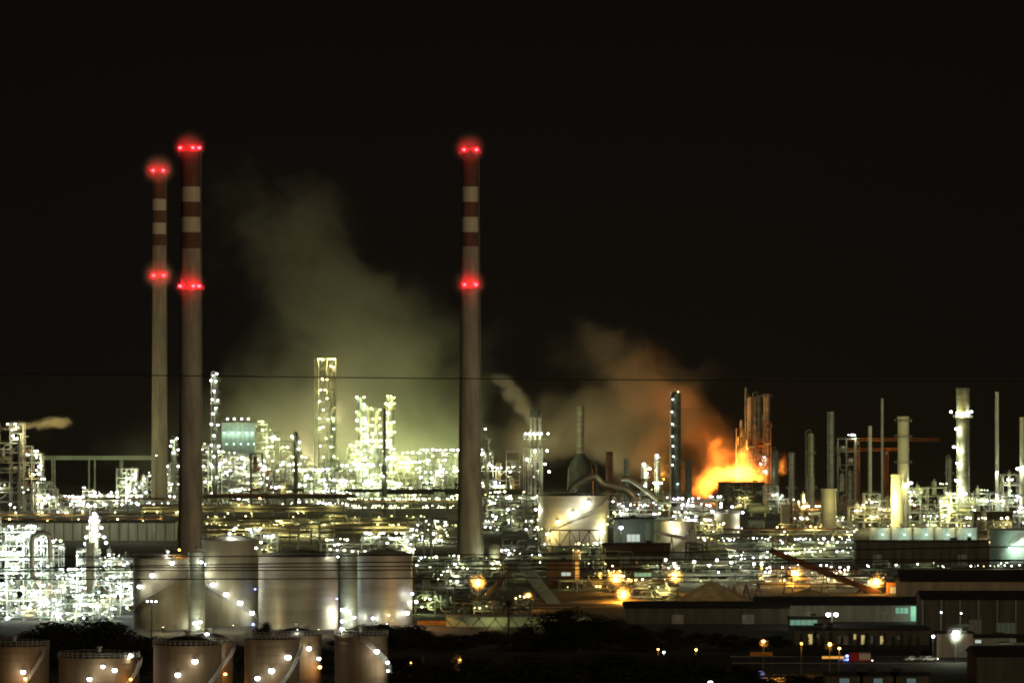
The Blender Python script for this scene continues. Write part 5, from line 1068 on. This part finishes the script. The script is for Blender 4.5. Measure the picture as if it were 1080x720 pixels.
volume('steam_plume', 'golden lit steam streaming sideways from the far left block top', 'steam', 3080, -12, 90, 430, 464, 14,
       [(56, 445, 0, 24, 5, 9, 1), (66, 446, 0, 18, 5, 8, .8), (35, 449, 0, 30, 5, 7, .7), (12, 451, 0, 28, 4, 5.5, .6)], col=(.85, .75, .5), dens=.17, ns=6, amp=2.6, k=1.1, sharp=.0, cut=.35, step=.5)
volume('smoke_bank', 'broad grey-brown smoke bank drifting between the lone chimney and the flames', 'smoke', 3420, 495, 770, 320, 526, 90,
       [(650, 440, 0, 95, 42, 75, .75), (590, 450, 0, 95, 42, 70, .6), (640, 375, 0, 75, 42, 60, .5), (700, 420, 0, 70, 42, 80, .6), (560, 480, 0, 80, 42, 50, .5), (690, 490, 0, 70, 42, 50, .6)],
       col=(.72, .68, .56), dens=.014, ns=46, amp=30, k=1.2, sharp=.0, cut=.36, soft=.24, detail=7, step=.5)
new_light('olive', 9000, (WX(560, 3040), 3026, WZ(452, 3040)))  # unseen point light added to brighten the burner steam plume
volume('mist_bank', 'thin greenish mist veiling the foot of the thinner distant chimney', 'mist', 3040, 70, 250, 330, 520, 50,
       [(195, 470, 0, 75, 24, 110, .8), (140, 490, 0, 70, 24, 60, .7)], col=(.75, .8, .66), dens=.007, ns=50, amp=20, k=.8, sharp=.0, cut=.35, step=.6)
for px, py, k, p in ((560, 490, 'olive', 26000), (640, 500, 'olive', 26000), (700, 505, 'sodium', 30000), (165, 480, 'green', 4000)):  # masts added to light the smoke bank and the mist
    t = post_lamp({560: 'added fill lamp behind the slim burner tower', 640: 'added fill lamp behind the short dark stack', 700: 'added fill lamp behind the dark column left of the fire', 165: 'added fill lamp beside the thinner chimney foot'}[px], px, py, 3400 if px > 200 else 3060, k, .4, 0, 'smoke_fill_mast', .4, 'added lamps that light the smoke')
    new_light(k, p, (0, 5, t.Z(py) + 3), t.o, 2)
new_light('warm', 26000, (WX(48, 3080), 3060, WZ(455, 3080))); new_light('warm', 12000, (WX(25, 3080), 3060, WZ(457, 3080)))
# steam lighting: masts added among the blocks to stand in for the plant lamps
for px, py, D, p, k in ((262, 500, 3545, 45000, 'green'), (320, 496, 3550, 65000, 'olive'), (380, 496, 3550, 80000, 'green'), (430, 496, 3550, 65000, 'green'), (480, 498, 3545, 45000, 'green'), (350, 446, 3530, 22000, 'olive')):
    t = post_lamp('added steam light among the blocks ' + {262: 'behind the teal furnace house', 320: 'behind the cream casing', 380: 'behind the first green-lit column', 430: 'behind the wide ringed column', 480: 'behind the lone chimney', 350: 'behind the lattice tower'}[px], px, py, D, k, .5, 0, 'smoke_fill_mast', .4, 'added lights under the steam')
    new_light(k, p, (0, 8, t.Z(py) + 3), t.o, 2)
# ambient night haze
b = MB(); b.box(0, 3400, 130 - 1, 9000, 7400, 260); hz = b.build('haze', [], None, False); tag(hz, 'thin night haze over the whole plant', 'haze', None, 'stuff')
m = bpy.data.materials.new('haze_volume'); m.use_nodes = True; n = m.node_tree; n.nodes.clear(); out = n.nodes.new('ShaderNodeOutputMaterial'); pv = n.nodes.new('ShaderNodeVolumePrincipled')
pv.inputs['Color'].default_value = (.8, .8, .72, 1); pv.inputs['Density'].default_value = HAZE; pv.inputs['Anisotropy'].default_value = .35; n.links.new(pv.outputs[0], out.inputs['Volume']); hz.data.materials.append(m)
m.cycles.homogeneous_volume = True
